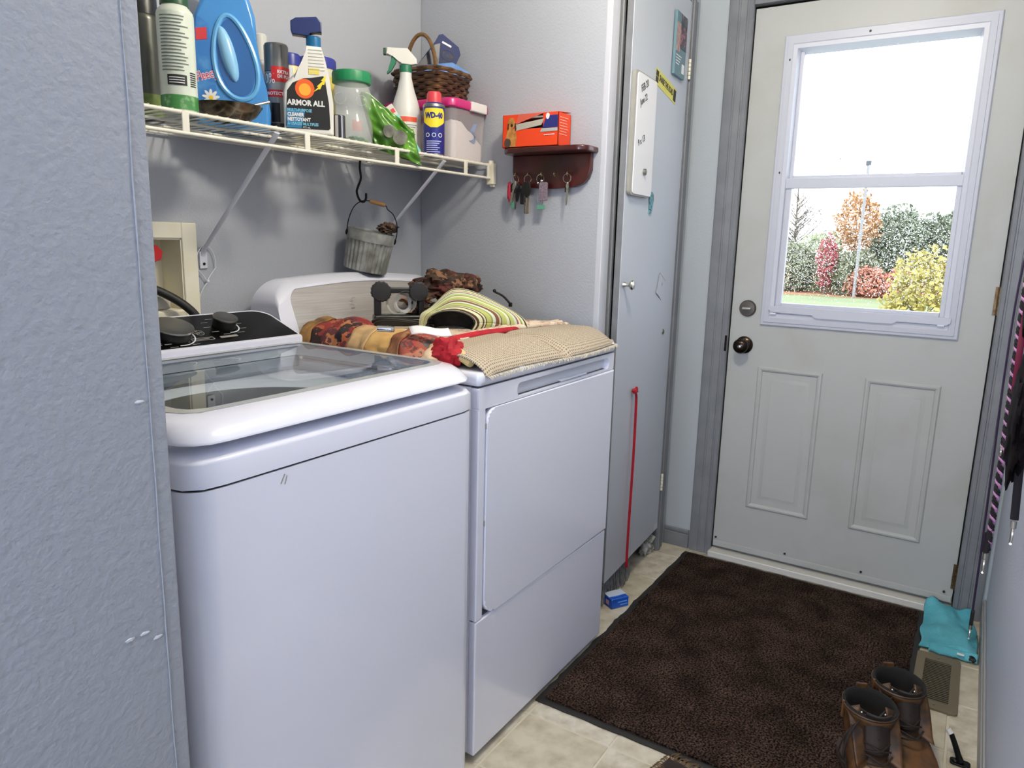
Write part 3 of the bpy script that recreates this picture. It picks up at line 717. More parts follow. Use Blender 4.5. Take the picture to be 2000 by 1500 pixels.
tn = brushed.node_tree; nn_ = tn.nodes.new('ShaderNodeTexNoise'); mp = tn.nodes.new('ShaderNodeMapping'); tcc = tn.nodes.new('ShaderNodeTexCoord'); mp.inputs['Scale'].default_value = (6, 60, 260)
rr_ = tn.nodes.new('ShaderNodeValToRGB'); rr_.color_ramp.elements[0].color = lin((160, 156, 152)); rr_.color_ramp.elements[1].color = lin((212, 208, 204)); nn_.inputs['Scale'].default_value = 1.0
tn.links.new(tcc.outputs['Object'], mp.inputs[0]); tn.links.new(mp.outputs[0], nn_.inputs['Vector']); tn.links.new(nn_.outputs['Fac'], rr_.inputs[0]); tn.links.new(rr_.outputs[0], tn.nodes['Principled BSDF'].inputs['Base Color'])
obj('control_panel', ld((LE + LF, [tuple(n + k for k in range(n))] + [(i, (i + 1) % n, n + (i + 1) % n, n + i) for i in range(n)])), brushed, t, 30)
for k in range(3): obj('printed_mark', ld(xf(bx(-.008, .008, -.001, .001, 0, .0005), (.270, .635, 1.065 - k * .014), (70, 0, 0))), 'print', t)
for x in (.05, .64):
    for y in (.06, .62): obj('foot', ld(cyl((x, y, 0), (x, y, .03), .02, 14)), 'black', t)

# ================================================================== THINGS ON THE DRYER
knit = mat('beige_looped_knit', (196, 176, 142), .9)
tn = knit.node_tree; b = tn.nodes['Principled BSDF']; uvn = tn.nodes.new('ShaderNodeUVMap'); mp = tn.nodes.new('ShaderNodeMapping'); mp.inputs['Scale'].default_value = (80, 34, 1)
vo = tn.nodes.new('ShaderNodeTexVoronoi'); vo.inputs['Scale'].default_value = 1.0; vo.inputs['Randomness'].default_value = .18
vo.voronoi_dimensions = '2D'
rp = tn.nodes.new('ShaderNodeValToRGB'); rp.color_ramp.elements[0].position = .16; rp.color_ramp.elements[0].color = lin((116, 100, 82)); rp.color_ramp.elements[1].position = .36; rp.color_ramp.elements[1].color = lin((190, 177, 156))
bp = tn.nodes.new('ShaderNodeBump'); bp.inputs['Strength'].default_value = .7; bp.inputs['Distance'].default_value = .004
tn.links.new(uvn.outputs[0], mp.inputs[0]); tn.links.new(mp.outputs[0], vo.inputs['Vector']); tn.links.new(vo.outputs['Distance'], rp.inputs[0]); tn.links.new(rp.outputs[0], b.inputs['Base Color'])
tn.links.new(vo.outputs['Distance'], bp.inputs['Height']); tn.links.new(bp.outputs[0], b.inputs['Normal'])
t = thing('knit_rug', 'beige knitted rug folded over the front edge of the dryer top', 'rug', (.35, .08, .957))
def knit_fn(u, v):
    x = -.330 + .668 * u; y_front = -.090 + .010 * sin(u * 7); y_back = .075 + .035 * sin(pi * u) - .02 * u
    s = v; y = y_back + (y_front - y_back) * s
    h = .040 + .004 * noise.noise(Vector((u * 5, v * 3, 1)))
    z = h * (1 - max(0, (s - .45) / .55) ** 1.8) ** .8 if s > .45 else h
    z -= .018 * max(0, 1 - abs(u - .52) / .04) * (.4 + .6 * s)      # fold line
    if s > .9: z -= .012 * (s - .9) / .1; y -= .002
    if u < .08: z -= .010 * (1 - u / .08) ** 2
    if u > .93: z -= .026 * ((u - .93) / .07) ** 2
    return (x, y, max(z, .003 if s < .93 else -.008))
cloth('knit_top', knit_fn, 90, 24, knit, t, .003)
rnd = random.Random(2); fr_ = []
for k in range(170):
    u = k / 169; p = Vector(knit_fn(u, 1.0)); fr_.append(tube([p + Vector((0, .002, .001)), p + Vector((rnd.uniform(-.003, .003), -.006, -.003)), p + Vector((rnd.uniform(-.005, .005), -.006, -.005 - rnd.random() * .005))], .0007, 4))
obj('fringe', join(*fr_), mat('pale_rug_fringe', (222, 212, 190), .9), t, kind='stuff')
obj('rolled_end', tube(spline([(-.300, .090, .034), (-.300, .05, .036), (-.310, .0, .028), (-.322, -.040, .012)], 6), [.008 + .006 * sin(pi * k / 18) for k in range(19)], 12), mat('pale_yellow_hem', (206, 186, 130), .9, bump=(90, .5)), t)
# red cloth
red = mat('bright_red_cloth', (186, 14, 36), .75, bump=(140, .5), var=(30, (150, 8, 28)))
t = thing('red_cloth', 'bright red cloth peeking out behind the beige knitted rug', 'cloth', (.16, .19, .957))
obj('folded_edge', tube(spline([(-.14, -.055, .034), (-.06, -.022, .040), (.05, -.005, .042), (.17, .000, .041), (.29, -.002, .038)], 6), [.010] * 24 + [.007], 10, flat=1.0), red, t)
obj('crumpled_end', lump((-.122, -.082, .030), (.032, .036, .034), .36, 2.0, 36, 24, 2), red, t)
# cream printed towel
cream_print = mat('cream_printed_cotton', (218, 196, 172), .85, vor=(42, [(222, 202, 180), (216, 194, 170), (208, 182, 158), (224, 206, 186), (170, 150, 132)]), bump=(60, .3))
t = thing('cream_towel', 'cream printed towel folded flat across the dryer top', 'towel', (.36, .30, .957))
def towel_fn(u, v):
    x = -.190 + .520 * u; y = -.135 + .022 * sin(u * 3.1) + .40 * v
    z = .034 + .012 * sin(min(1, v / .12) * pi) * (1 if v < .12 else 0) + .004 * noise.noise(Vector((u * 6, v * 6, 4)))
    if v == 0: z = .012
    return (x, y, z)
cloth('towel_sheet', towel_fn, 60, 30, cream_print, t, .010)
obj('towel_roll', tube(spline([(-.20, -.125, .036), (-.05, -.100, .042), (.10, -.105, .041), (.22, -.125, .042), (.32, -.150, .034)], 6), [.010 + .0035 * noise.noise(Vector((k * .45, 0, 2))) for k in range(24)] + [.007], 12), cream_print, t)
t = thing('patterned_scarf', 'brown and pink patterned scarf behind the cream towel near the closet', 'scarf', (.56, .27, .985))
obj('scarf_fold', lump((0, 0, .005), (.085, .050, .016), .35, 3, 34, 18, 6), mat('brown_paisley_cloth', (168, 122, 90), .85, vor=(50, [(176, 130, 96), (206, 160, 130), (196, 120, 116), (120, 76, 56)])), t)
# patterned throw, a long roll of coloured bands along the left edge of the dryer
t = thing('patterned_throw', 'crumpled rust red and tan patterned throw along the dryer edge by the washer', 'throw', (.10, .33, .957))
ik = [(44, 30, 30), (124, 38, 38), (160, 84, 50), (40, 32, 38), (132, 44, 42), (84, 42, 48), (170, 112, 70)]
bands = [('mustard_band', -.0, .105, mat('mustard_cloth', (150, 112, 62), .9, var=(30, (92, 64, 40)), bump=(80, .4))),
         ('red_patterned_band', .095, .36, mat('red_ikat_cloth', (150, 40, 34), .9, vor=(38, ik), bump=(80, .3))),
         ('tan_band', .35, .50, mat('tan_cloth', (196, 166, 124), .9, var=(20, (170, 138, 96)), bump=(90, .4))),
         ('straw_band', .49, .66, mat('straw_cloth', (206, 172, 110), .9, var=(24, (186, 142, 84)), bump=(90, .4))),
         ('rust_band', .65, .76, mat('rust_cloth', (160, 112, 76), .9, var=(30, (122, 70, 46)), bump=(80, .4))),
         ('red_patterned_band', .75, .90, mat('coral_ikat_cloth', (176, 82, 66), .9, vor=(44, [(150, 76, 62), (176, 116, 92), (96, 52, 50), (84, 84, 82), (156, 62, 56)]), bump=(80, .3))),
         ('beige_band', .89, 1.0, mat('beige_cloth', (212, 188, 156), .9, bump=(80, .4)))]
def throw_pt(s, a):
    y = .285 - .490 * s; w = .082 + .018 * noise.noise(Vector((s * 7, 0, 3))) ; h = .043 + .020 * noise.noise(Vector((s * 6, 2, 0))) - .012 * s
    taper = min(1, s / .05 + .25) * min(1, (1 - s) / .06 + .3)
    wr_ = 1 + .16 * noise.noise(Vector((s * 22, cos(a) * 2, sin(a) * 2)))
    return (-.002 + .02 * sin(s * 5) + w * taper * cos(a) * wr_, y + .02 * cos(a), max(.0005, .006 + h * 1.35 * taper * max(0, sin(a)) * wr_))
for nm, s0, s1, m_ in bands:
    sh, U = surf(lambda u, v: throw_pt(s0 + (s1 - s0) * v, pi * (1 - u)), 22, max(6, int((s1 - s0) * 60)))
    # seams overlap slightly: lift alternate bands
    k = 1.0 + .05 * (hash(nm) % 2 if False else (1 if nm in ('tan_band', 'rust_band', 'mustard_band') else 0))
    sh = ([(v[0] * k, v[1], v[2] * k) for v in sh[0]], sh[1])
    o = obj(nm, sh, m_, t, 180, uv=U); md = o.modifiers.new('thickness', 'SOLIDIFY'); md.thickness = .003; md.offset = -1
# white paper tag
o = cloth('paper_tag', lambda u, v: (.022 + .050 * u + .020 * v, .205 - .078 * u + .026 * v, 1.021 + .003 * sin(u * 6) + .014 * v), 10, 5, mat('white_paper', (232, 232, 234), .6), None, .0012)
tag(o, 'torn white paper tag lying below the striped hat', 'paper')
o = obj('silver_cylinder', join(cyl((.002, .292, 1.029), (.020, .264, 1.028), .0075, 18), cyl((.020, .264, 1.028), (.023, .259, 1.0278), .0068, 18)), 'chrome')
tag(o, 'small shiny silver metal cylinder lying on the patterned throw', 'battery')
# black frame
t = thing('black_frame_rack', 'black plastic frame with two ribbed round corner knobs on the dryer', 'rack', (.300, .485, .990), -41)
obj('side_post', join(bx(-.072, -.052, -.010, .010, .0, .095, .003)), 'black_plastic', t)
obj('side_post', join(bx(.052, .068, -.010, .010, .0, .095, .003)), 'black_plastic', t)
obj('top_bar', bx(-.060, .058, -.009, .009, .096, .111, .003), 'black_plastic', t)
for x in (-.052, .052):
    obj('corner_knob', xf(lathe([(0, 0), (.026, 0), (.028, .003), (.028, .024), (.025, .027), (.010, .028), (0, .028)], 40, mod=lambda a, z: 1 + .035 * (1 if sin(a * 16) > 0 else -1)), (x, .014, .100), (90, 0, 0)), mat('dark_grey_rubber', (34, 34, 36), .5), t)
obj('base_block', join(bx(-.074, .120, -.022, .030, .0, .036, .006), bx(-.068, .110, -.030, -.018, .006, .026, .003)), 'black_plastic', t)
ck = mat('clear_plastic', (225, 228, 228), .05, trans=.0, alpha=.45)
obj('clear_disc', xf(ring([(.036 * cos(a * pi / 20), .036 * sin(a * pi / 20)) for a in range(40)], [(.030 * cos(a * pi / 20), .030 * sin(a * pi / 20)) for a in range(40)], -.002, .002), (.0, .020, .068), (84, 0, 0)), mat('white_ring', (214, 212, 200), .4), t)
obj('clear_cup', xf(lathe_open([(.016, 0), (.028, .004), (.030, .03), (.031, .034)], 32), (.010, .012, .064), (74, 0, 8)), ck, t)
# dark bag and dark strap under things
o = obj('dark_cloth_bag', lump((.545, .490, 1.004), (.150, .075, .045), .35, 2.4, 40, 24, 11), mat('black_brown_cloth', (30, 26, 22), .8, var=(14, (64, 54, 38), (.5, .75)), bump=(40, .4)))
tag(o, 'dark crumpled cloth bag lying under the reddish camouflage garment', 'bag')
camo = mat('brown_red_camouflage_cloth', (70, 36, 26), .85, vor=(34, [(44, 26, 20), (84, 36, 30), (24, 16, 14), (66, 46, 32), (92, 38, 34), (52, 36, 26), (128, 92, 66)]), bump=(50, .6))
t = thing('camouflage_garment', 'brown and dark red camouflage garment bunched behind the striped hat', 'garment', (.515, .520, 1.092))
obj('bunched_body', lump((.015, 0, .008), (.110, .058, .042), .34, 2.4, 56, 34, 3), camo, t)
obj('bunched_sleeve', lump((.115, -.020, .002), (.060, .042, .036), .32, 2.8, 40, 24, 8), camo, t)
obj('bunched_sleeve', lump((-.110, -.010, -.026), (.050, .036, .022), .5, 2.8, 36, 22, 13), mat('tan_camouflage_cloth', (150, 104, 64), .85, vor=(34, [(160, 110, 66), (80, 54, 36), (44, 30, 22), (178, 132, 84)])), t)
obj('hanging_strap', lump((-.150, -.045, -.060), (.034, .025, .034), .6, 2.8, 30, 20, 17), camo, t)
t = thing('black_straps', 'tangle of black straps in front of the black frame', 'strap', (.25, .42, .995))
obj('strap', xf(tube(spline([(-.065, .06, .020), (-.05, .035, .030), (-.01, .0, .026), (.03, -.03, .016), (.05, -.06, .010)], 5), .010, 8, flat=.5), (0, 0, 0)), 'black_plastic', t)
obj('strap', tube(spline([(.02, -.06, .012), (.05, -.03, .022), (.09, .0, .026), (.14, .02, .018)], 5), .006, 6, flat=.5), 'black_plastic', t)
obj('strap', tube(spline([(.15, -.14, .010), (.20, -.13, .014), (.30, -.12, .012), (.36, -.13, .010)], 5), .014, 6, flat=.5), 'black_plastic', t)
obj('buckle', xf(ring(rrect(.030, .020, .004, 4), rrect(.020, .011, .003, 4), 0, .004), (.075, -.012, .030), (30, 20, 0)), 'steel', t)
o = obj('sunglasses_arm', join(tube(spline([(.700, .435, 1.075), (.722, .415, 1.060), (.735, .395, 1.035)], 5), .004, 6), box((.735, .395, 1.034), (.010, .010, .014), .002), ball((.700, .435, 1.078), .006)), 'black_plastic')
tag(o, 'thin black clip sticking up behind the striped hat', 'clip')
# striped hat
g1, g2, g3 = (186, 194, 118), (220, 224, 186), (146, 156, 80)
hatm = stripes('green_striped_cotton', [(0, g2), (.07, (96, 72, 58)), (.10, g2), (.13, (96, 72, 58)), (.15, g1), (.24, g3), (.27, (214, 224, 210)), (.33, (120, 84, 64)), (.40, (206, 196, 160)), (.44, (70, 90, 80)), (.46, g1), (.56, g2), (.62, (90, 100, 70)), (.64, g1), (.72, (200, 216, 200)), (.78, (140, 96, 84)), (.82, (222, 210, 200)), (.86, g3), (.90, g2), (.95, (84, 60, 50))], axis='v', wob=.02, scale=2.0, bump=(160, .3))
t = thing('sun_hat', 'lime green striped sun hat lying on its side on the dryer', 'hat', (.315, .315, 1.014), 0)
# frame: axis A points out of the crown opening towards the viewer's left
A = Vector((-.80, -.56, -.16)).normalized(); Bv = Vector((.60, -.80, 0)).normalized(); Cv = A.cross(Bv).normalized()
if Cv.z < 0: Cv = -Cv
def hat_fn(u, v):
    a = 2 * pi * u                 # angle: 0 = right (Bv), pi/2 = up
    if v < .45:                    # crown
        s = v / .45; r = .066 * min(1, (s * 2.2)) ** .6 * (1 + .04 * sin(a * 3)); d = -.085 + .085 * max(0, (s - .35) / .65)
        sq = .62
        return Vector((0, 0, 0)) + A * d + Bv * (r * cos(a)) + Cv * (r * sin(a) * sq)
    s = (v - .45) / .55
    k = .5 + .5 * cos(a - radians(18))         # wide, swept back brim to the upper right, narrow at lower left
    wob_ = .010 * sin(a * 5 + .6) * s
    r = .066 + s * (.018 + .135 * k ** 1.9) ; d = s * (.030 * (1 - k) - .080 * k) + wob_
    down = -.050 * s * s * k * max(0, cos(a)) * 1.2
    return A * d + Bv * (r * cos(a)) + Cv * (r * sin(a) * .54 + wob_) + Vector((0, 0, down))
cloth('hat_body', hat_fn, 96, 44, hatm, t, .0022)
dark_in = mat('dark_grey_lining', (44, 44, 42), .9, var=(30, (70, 66, 60)))
def lin_fn(u, v):
    p = hat_fn(u, v * .45); return p * .955 + A * .003
cloth('hat_lining', lin_fn, 60, 20, dark_in, t, 0)
obj('white_button', lump((.105, .075, .060), (.022, .018, .018), .1, 2, 18, 12, 1), mat('pale_pink_cloth', (214, 196, 190), .8), t)

# ================================================================== WIRE SHELF
SZ = 1.4785; YF = .506
wire = mat('white_coated_wire', (226, 222, 208), .35)
t = thing('wire_shelf', 'white wire shelf carrying cleaning supplies above the machines', 'shelf', (.02, .66, 1.474))
def ls(s): return xf(s, (-.02, -.66, -1.474))
obj('front_rail', ls(cyl((XL + .004, YF, 1.4745), (XS - .018, YF, 1.4745), .0042, 10)), wire, t)
obj('front_rail', ls(cyl((XL + .004, YF - .002, 1.4345), (XS - .022, YF - .002, 1.4345), .0040, 10)), wire, t)
for y in (.60, .70, YB - .012): obj('cross_rail', ls(cyl((XL + .004, y, 1.4690), (XS - .012, y, 1.4690), .0032, 8)), wire, t)
wme = None
for k in range(60):
    x = XL + .012 + k * .02535
    if wme is None:
        o = obj('deck_wire', ls(tube([(0, YB - .008, 1.4755), (0, YF, 1.4785), (0, YF - .003, 1.4760)], .0019, 6)), wire, t); wme = o.data; o.location = (x, 0, 0)
    else:
        o = bpy.data.objects.new('deck_wire', wme); COL.objects.link(o); o.parent = t; o.location = (x, 0, 0)
for k in range(5):
    x = -.637 + .3165 * k
    obj('upright', ls(bx(x - .008, x + .008, YF - .005, YF - .001, 1.432, 1.477, .001, 1)), wire, t)
obj('end_upright', ls(bx(XS - .036, XS - .026, YF - .005, YF + .001, 1.432, 1.477, .001, 1)), wire, t)
obj('end_bracket', ls(join(bx(XS - .020, XS - .001, YF - .014, YF + .014, 1.415, 1.482, .003), cyl((XS - .012, YF, 1.478), (XS - .012, YF, 1.490), .009, 10), bx(XS - .012, XS - .001, YF - .010, YF + .004, 1.408, 1.416))), 'cream', t)
for x in (-.088, .528):
    b_ = obj('support_brace', ls(tube([(x, YF + .002, 1.466), (x, YF + .012, 1.456), (x, .803, 1.196), (x, .8075, 1.180)], [.0085, .0085, .0075, .0085], 8, flat=.45)), 'white_dull', t)
    obj('wall_plate', ls(join(bx(x - .011, x + .011, .8055, .8105, 1.148, 1.192, .002))), 'white_dull', b_)
    obj('plate_screw', ls(disc((x, .8045, 1.160), .0035, 12, 'y', .002)), 'bronze', b_)
# cable tie hanging at the foot of the brace
loop = [(-.088 + .028 * sin(a) + .004, .803, 1.160 + .045 * cos(a)) for a in [2 * pi * k / 28 for k in range(29)]]
loop = [(x if z > 1.15 else -.084 + (x + .084) * max(0, (z - 1.112)) / .038, y, z) for x, y, z in loop]
t = thing('cable_tie', 'thin white cable tie looped round the foot of the left shelf brace', 'cable tie', (-.084, .803, 1.115))
obj('tie_loop', xf(tube(loop, .0014, 6), (.084, -.803, -1.115)), 'white_dull', t)
obj('tie_tail', tube(spline([(.004, 0, 0), (-.010, 0, -.014), (-.022, 0, -.034), (-.026, 0, -.056)], 4), .0014, 6), 'white_dull', t)
obj('tie_head', box((.002, -.001, .001), (.007, .005, .006), .001), 'white_dull', t)

# laundry supply box
t = thing('water_supply_box', 'cream recessed washer water supply box in the wall behind the washer', 'supply box', (-.24, YB, 1.04))
def lb(s): return xf(s, (.24, -YB, -1.04))
obj('face_frame', lb(join(bx(-.385, hx0, YB - .010, YB - .0005, 1.000, 1.262, .003), bx(hx1, -.107, YB - .010, YB - .0005, 1.000, 1.262, .003), bx(hx0, hx1, YB - .010, YB - .0005, hz1, 1.262, .003), bx(hx0, hx1, YB - .010, YB - .0005, 1.000, hz0, .003))), 'cream', t)
obj('inner_box', lb(join(bx(hx0, hx0 + .003, YB - .005, YB + .082, hz0, hz1), bx(hx1 - .003, hx1, YB - .005, YB + .082, hz0, hz1), bx(hx0, hx1, YB - .005, YB + .082, hz1 - .003, hz1), bx(hx0, hx1, YB - .005, YB + .082, hz0, hz0 + .003), bx(hx0, hx1, YB + .079, YB + .083, hz0, hz1))), 'cream', t)
v_ = obj('valve_body', lb(join(cyl((-.225, YB + .045, hz1), (-.225, YB + .045, 1.10), .010, 12), cyl((-.225, YB + .045, 1.175), (-.225, YB + .008, 1.175), .009, 12))), 'galv', t)
obj('red_valve_handle', lb(xf(lathe([(0, 0), (.018, 0), (.020, .004), (.018, .008), (0, .008)], 24, mod=lambda a, z: 1 + .07 * sin(6 * a)), (-.217, YB + .004, 1.186), (90, 0, 0))), mat('red_valve_paint', (190, 30, 34), .35), v_)
obj('drain_collar', lb(join(bx(-.285, -.185, YB - .006, YB + .06, 1.050, 1.083, .006))), mat('white_pvc', (214, 208, 190), .4), t)
obj('black_hose', lb(tube(spline([(-.330, YB + .03, 1.06), (-.270, YB + .0, 1.108), (-.205, YB - .03, 1.085), (-.150, YB - .055, 1.03), (-.135, YB - .06, .95), (-.135, YB - .06, .86)], 7), .0105, 12)), 'black', t)

# ================================================================== ITEMS ON THE SHELF
def facing(x, y): return math.degrees(atan2(-.885 - y, -1.256 - x)) + 90
# far left: dark green can
t = thing('dark_green_can', 'dark green and grey can at the left end of the wire shelf', 'can', (-.277, .70, SZ), facing(-.277, .70))
obj('body', lathe([(.034, 0), (.036, .002), (.036, .200), (.030, .212)], 28), mat('dark_grey_tin', (70, 72, 66), .3, .4), t)
obj('green_band', lathe_open([(.0364, .004), (.0364, .050)], 28), mat('olive_green_print', (74, 96, 36), .4, var=(60, (110, 130, 60))), t)
obj('cap', lathe([(.031, .212), (.031, .25), (.028, .254)], 28), 'black_plastic', t)
o_ = thing('white_green_can', 'white and green spray can with fine print beside the blue bottle', 'spray can', (-.291, .562, SZ), facing(-.291, .562))
obj('body', lathe([(.033, 0), (.0355, .003), (.0355, .190), (.034, .196), (.026, .206), (.024, .210)], 36), mat('white_green_can_print', (206, 214, 200), .28), o_)
obj('green_base_band', lathe_open([(.0358, .006), (.0358, .034)], 36), mat('leaf_green_print', (64, 128, 66), .35, var=(70, (160, 196, 150), (.55, .8))), o_)
obj('cap', lathe([(.027, .208), (.027, .245), (.024, .250)], 28), mat('dark_green_plastic', (30, 74, 44), .35), o_)
obj('black_print_box', curved_label(.0358, -34, 26, .052, .072), 'black_ink', o_)
rnd = random.Random(9)
for k in range(17):
    z = .182 - k * .0064; w = rnd.uniform(38, 56)
    obj('print_line', curved_label(.0357, -52, -52 + w * 1.7, z, z + .0022, 12), mat('fine_print', (96, 104, 98), .5) if k == 0 else bpy.data.materials['fine_print'], o_)
for k in range(3): obj('white_print_line', curved_label(.0364, -28, 18, .056 + k * .0048, .0575 + k * .0048, 8), 'white_ink', o_)
for k in range(7): obj('barcode_bar', curved_label(.0357, 38, 62, .052 + k * .0042, .054 + k * .0042, 4), 'black_ink', o_)
# blue fabric softener bottle
bl = mat('sky_blue_plastic', (66, 138, 204), .28, coat=.3)
t = thing('blue_softener_bottle', 'large sky blue fabric softener bottle with a moulded handle', 'bottle', (-.057, .700, SZ), facing(-.057, .70))
bpoly = [(-.078, 0), (.078, 0), (.084, .008), (.086, .05), (.078, .10), (.066, .15), (.060, .20), (.058, .26), (.046, .30), (.020, .315), (-.030, .315), (-.060, .29), (-.080, .25), (-.086, .16), (-.087, .06), (-.084, .008)]
V, F = prism_b(bpoly, -.040, .040, .016)
obj('body', ([(v[0], -v[2], v[1]) for v in V], F), bl, t, 60)
rimp = [(.008 + .046 * cos(a) * (1 - .25 * sin(a)) + .012 * sin(a) * -1, .165 + .092 * sin(a)) for a in [2 * pi * k / 40 for k in range(40)]]
obj('handle_rim', tube([(x, -.040, z) for x, z in rimp], .006, 8, closed=True), mat('light_blue_plastic', (104, 172, 222), .25), t)
obj('handle_recess', flpoly([(x * .93 + .001, z) for x, z in [(.008 + .040 * cos(a) * (1 - .25 * sin(a)) - .012 * sin(a), .165 + .084 * sin(a)) for a in [2 * pi * k / 40 for k in range(40)]]], -.0402, .0008), mat('mid_blue_plastic', (40, 96, 160), .2, coat=.5), t)
obj('grip', xf(lump((0, 0, 0), (.017, .014, .062), .05, 1, 24, 16, 1), (-.006, -.040, .172), (0, -14, 0)), mat('pale_blue_plastic', (140, 196, 232), .2, coat=.5), t)
obj('cap', lathe([(.024, .315), (.024, .345), (.020, .350)], 28, (-.005, 0, 0)), mat('white_cap', (224, 228, 232), .3), t)
lbl = mat('blue_label', (52, 118, 190), .4, var=(26, (96, 160, 214), (.5, .8)))
obj('label', flpoly([(-.080, .030), (-.030, .030), (-.036, .09), (-.040, .16), (-.046, .235), (-.070, .25), (-.078, .2)], -.0404), lbl, t)
obj('red_badge', flpoly([(-.074, .196), (-.050, .200), (-.050, .226), (-.074, .222)], -.0412), mat('red_print', (206, 60, 66), .4), t)
text(t, 'Fleecy', .0275, mat('pale_outline_print', (240, 224, 232), .4), (-.056, -.0412, .122), (90, -18, 0), sx=.68, bold=.0016)
text(t, 'Fleecy', .0275, mat('crimson_print', (196, 52, 86), .4), (-.056, -.0418, .122), (90, -18, 0), sx=.68)
for k, a in enumerate(range(0, 360, 40)):
    obj('daisy_petal', xf(prism([(.002 * cos(q) + .0, .0) if False else (.0035 * cos(q), .011 + .009 * sin(q)) for q in [2 * pi * j / 10 for j in range(10)]], 0, .0004), (-.048, -.0414, .072), (90, a, 0)), 'white_ink', t)
obj('daisy_centre', disc((-.048, -.0418, .072), .005, 14), mat('yellow_print', (232, 196, 60), .4), t)
# metal dish with odds and ends
t = thing('metal_dish', 'dented metal dish of pens in front of the blue bottle', 'dish', (-.168, .572, SZ + .001), 0)
dm = mat('tarnished_tin', (128, 118, 106), .25, .9, var=(30, (70, 58, 46)))
obj('bowl', lathe_open([(.030, .002), (.040, .003), (.060, .016), (.071, .032), (.074, .036), (.072, .036), (.058, .018), (.038, .006), (.001, .005)], 40), dm, t)
obj('dark_filling', lump((0, 0, .030), (.060, .060, .010), .3, 3, 30, 14, 3), mat('dark_trinkets', (26, 24, 26), .5, var=(70, (70, 60, 60), (.6, .8)), bump=(120, 1.0, .004)), t)
for a, b_, m_ in (((-.03, .01, .040), (.03, -.03, .036), mat('blue_pen', (44, 50, 150), .3)), ((-.02, .02, .041), (.045, -.02, .037), bpy.data.materials['blue_pen']), ((.03, -.02, .036), (.085, -.035, .055), M['nickel'])):
    o = obj('pen', cyl(Vector(t.location) + Vector(a), Vector(t.location) + Vector(b_), .0035, 10), m_)
    tag(o, {0: 'upper blue pen lying in the metal dish', 1: 'lower blue pen lying in the metal dish', 2: 'thin silver rod poking out of the metal dish'}[[.040, .041, .036].index(a[2])], 'pen' if a[2] != .036 else 'rod')
# silver aerosol
t = thing('silver_spray_can', 'silver protector spray can with red bands', 'spray can', (.055, .672, SZ), facing(.055, .672))
slv = mat('silver_can_print', (140, 140, 140), .35, .25)
obj('body', lathe([(.028, 0), (.030, .003), (.030, .150), (.029, .156), (.027, .158)], 36), slv, t)
obj('cap', lathe([(.0285, .158), (.0295, .160), (.0295, .219), (.027, .224), (0, .225)], 36), mat('silver_cap', (120, 118, 114), .28, .5), t)
rb = mat('red_band_print', (200, 36, 34), .35)
obj('red_band', curved_label(.0301, -25, 88, .132, .168), rb, t)
obj('red_band', curved_label(.0301, -60, 60, .096, .113), rb, t)
text(t, '0%', .034, 'white_ink', (0, 0, .138), wrap=.0306, sx=.75).rotation_euler = (0, 0, radians(-36))
text(t, 'EXTRA\nDE PLUS', .0105, 'white_ink', (0, 0, .150), wrap=.0309, align='LEFT', bold=.0003).rotation_euler = (0, 0, radians(2))
text(t, 'PROTECTOR', .0105, 'white_ink', (0, 0, .104), wrap=.0307, bold=.0003)
obj('boot_print', curved_label(.0301, -30, 10, .036, .082), 'black_ink', t)
obj('dark_lower_band', lathe_open([(.0302, .004), (.0302, .034)], 36), mat('dark_silver_print', (64, 64, 66), .4, .5), t)
# white bottle at the back
t = thing('white_pump_bottle', 'white bottle with a clear cap behind the silver spray can', 'bottle', (.082, .765, SZ), facing(.08, .76))
obj('body', lathe([(.026, 0), (.029, .004), (.029, .15), (.024, .17), (.016, .185), (.016, .20)], 28), 'white_dull', t)
obj('amber_label', lathe_open([(.0293, .03), (.0293, .13)], 28), mat('brown_label', (120, 92, 50), .4), t)
obj('cap', lathe([(.017, .20), (.018, .262), (.014, .266)], 24), mat('frosted_cap', (206, 206, 200), .3), t)
# tubs with blue lids at the back
bluelid = mat('navy_blue_lid', (44, 54, 140), .35)
t = thing('blue_lidded_tub', 'white tub with a navy lid behind the green-lidded jar', 'tub', (.262, .750, SZ), facing(.26, .75))
obj('body', lathe([(.046, 0), (.048, .004), (.049, .215), (.046, .218)], 32), mat('yellow_white_label', (214, 208, 186), .35), t)
obj('label', curved_label(.0485, -70, 70, .05, .19), mat('yellow_label', (214, 196, 96), .4), t)
obj('lid', lathe([(.052, .212), (.052, .236), (.049, .240), (0, .240)], 36), bluelid, t)
t = thing('blue_capped_bottle', 'small white bottle with a navy cap behind the black labelled cleaner', 'bottle', (.175, .760, SZ), facing(.17, .76))
obj('body', lathe([(.028, 0), (.030, .004), (.030, .19), (.026, .205)], 28), mat('pale_yellow_bottle', (222, 208, 150), .35), t)
obj('cap', lathe([(.028, .205), (.028, .232), (.025, .236)], 28), bluelid, t)
t = thing('white_square_bottle', 'plain white bottle between the silver can and the black labelled cleaner', 'bottle', (.118, .715, SZ), facing(.118, .715))
obj('body', xf(prism_b(rrect(.040, .028, .008), 0, .190, .004), (0, 0, 0)), 'white_dull', t)
obj('cap', lathe([(.010, .19), (.010, .205)], 16), 'white_dull', t)
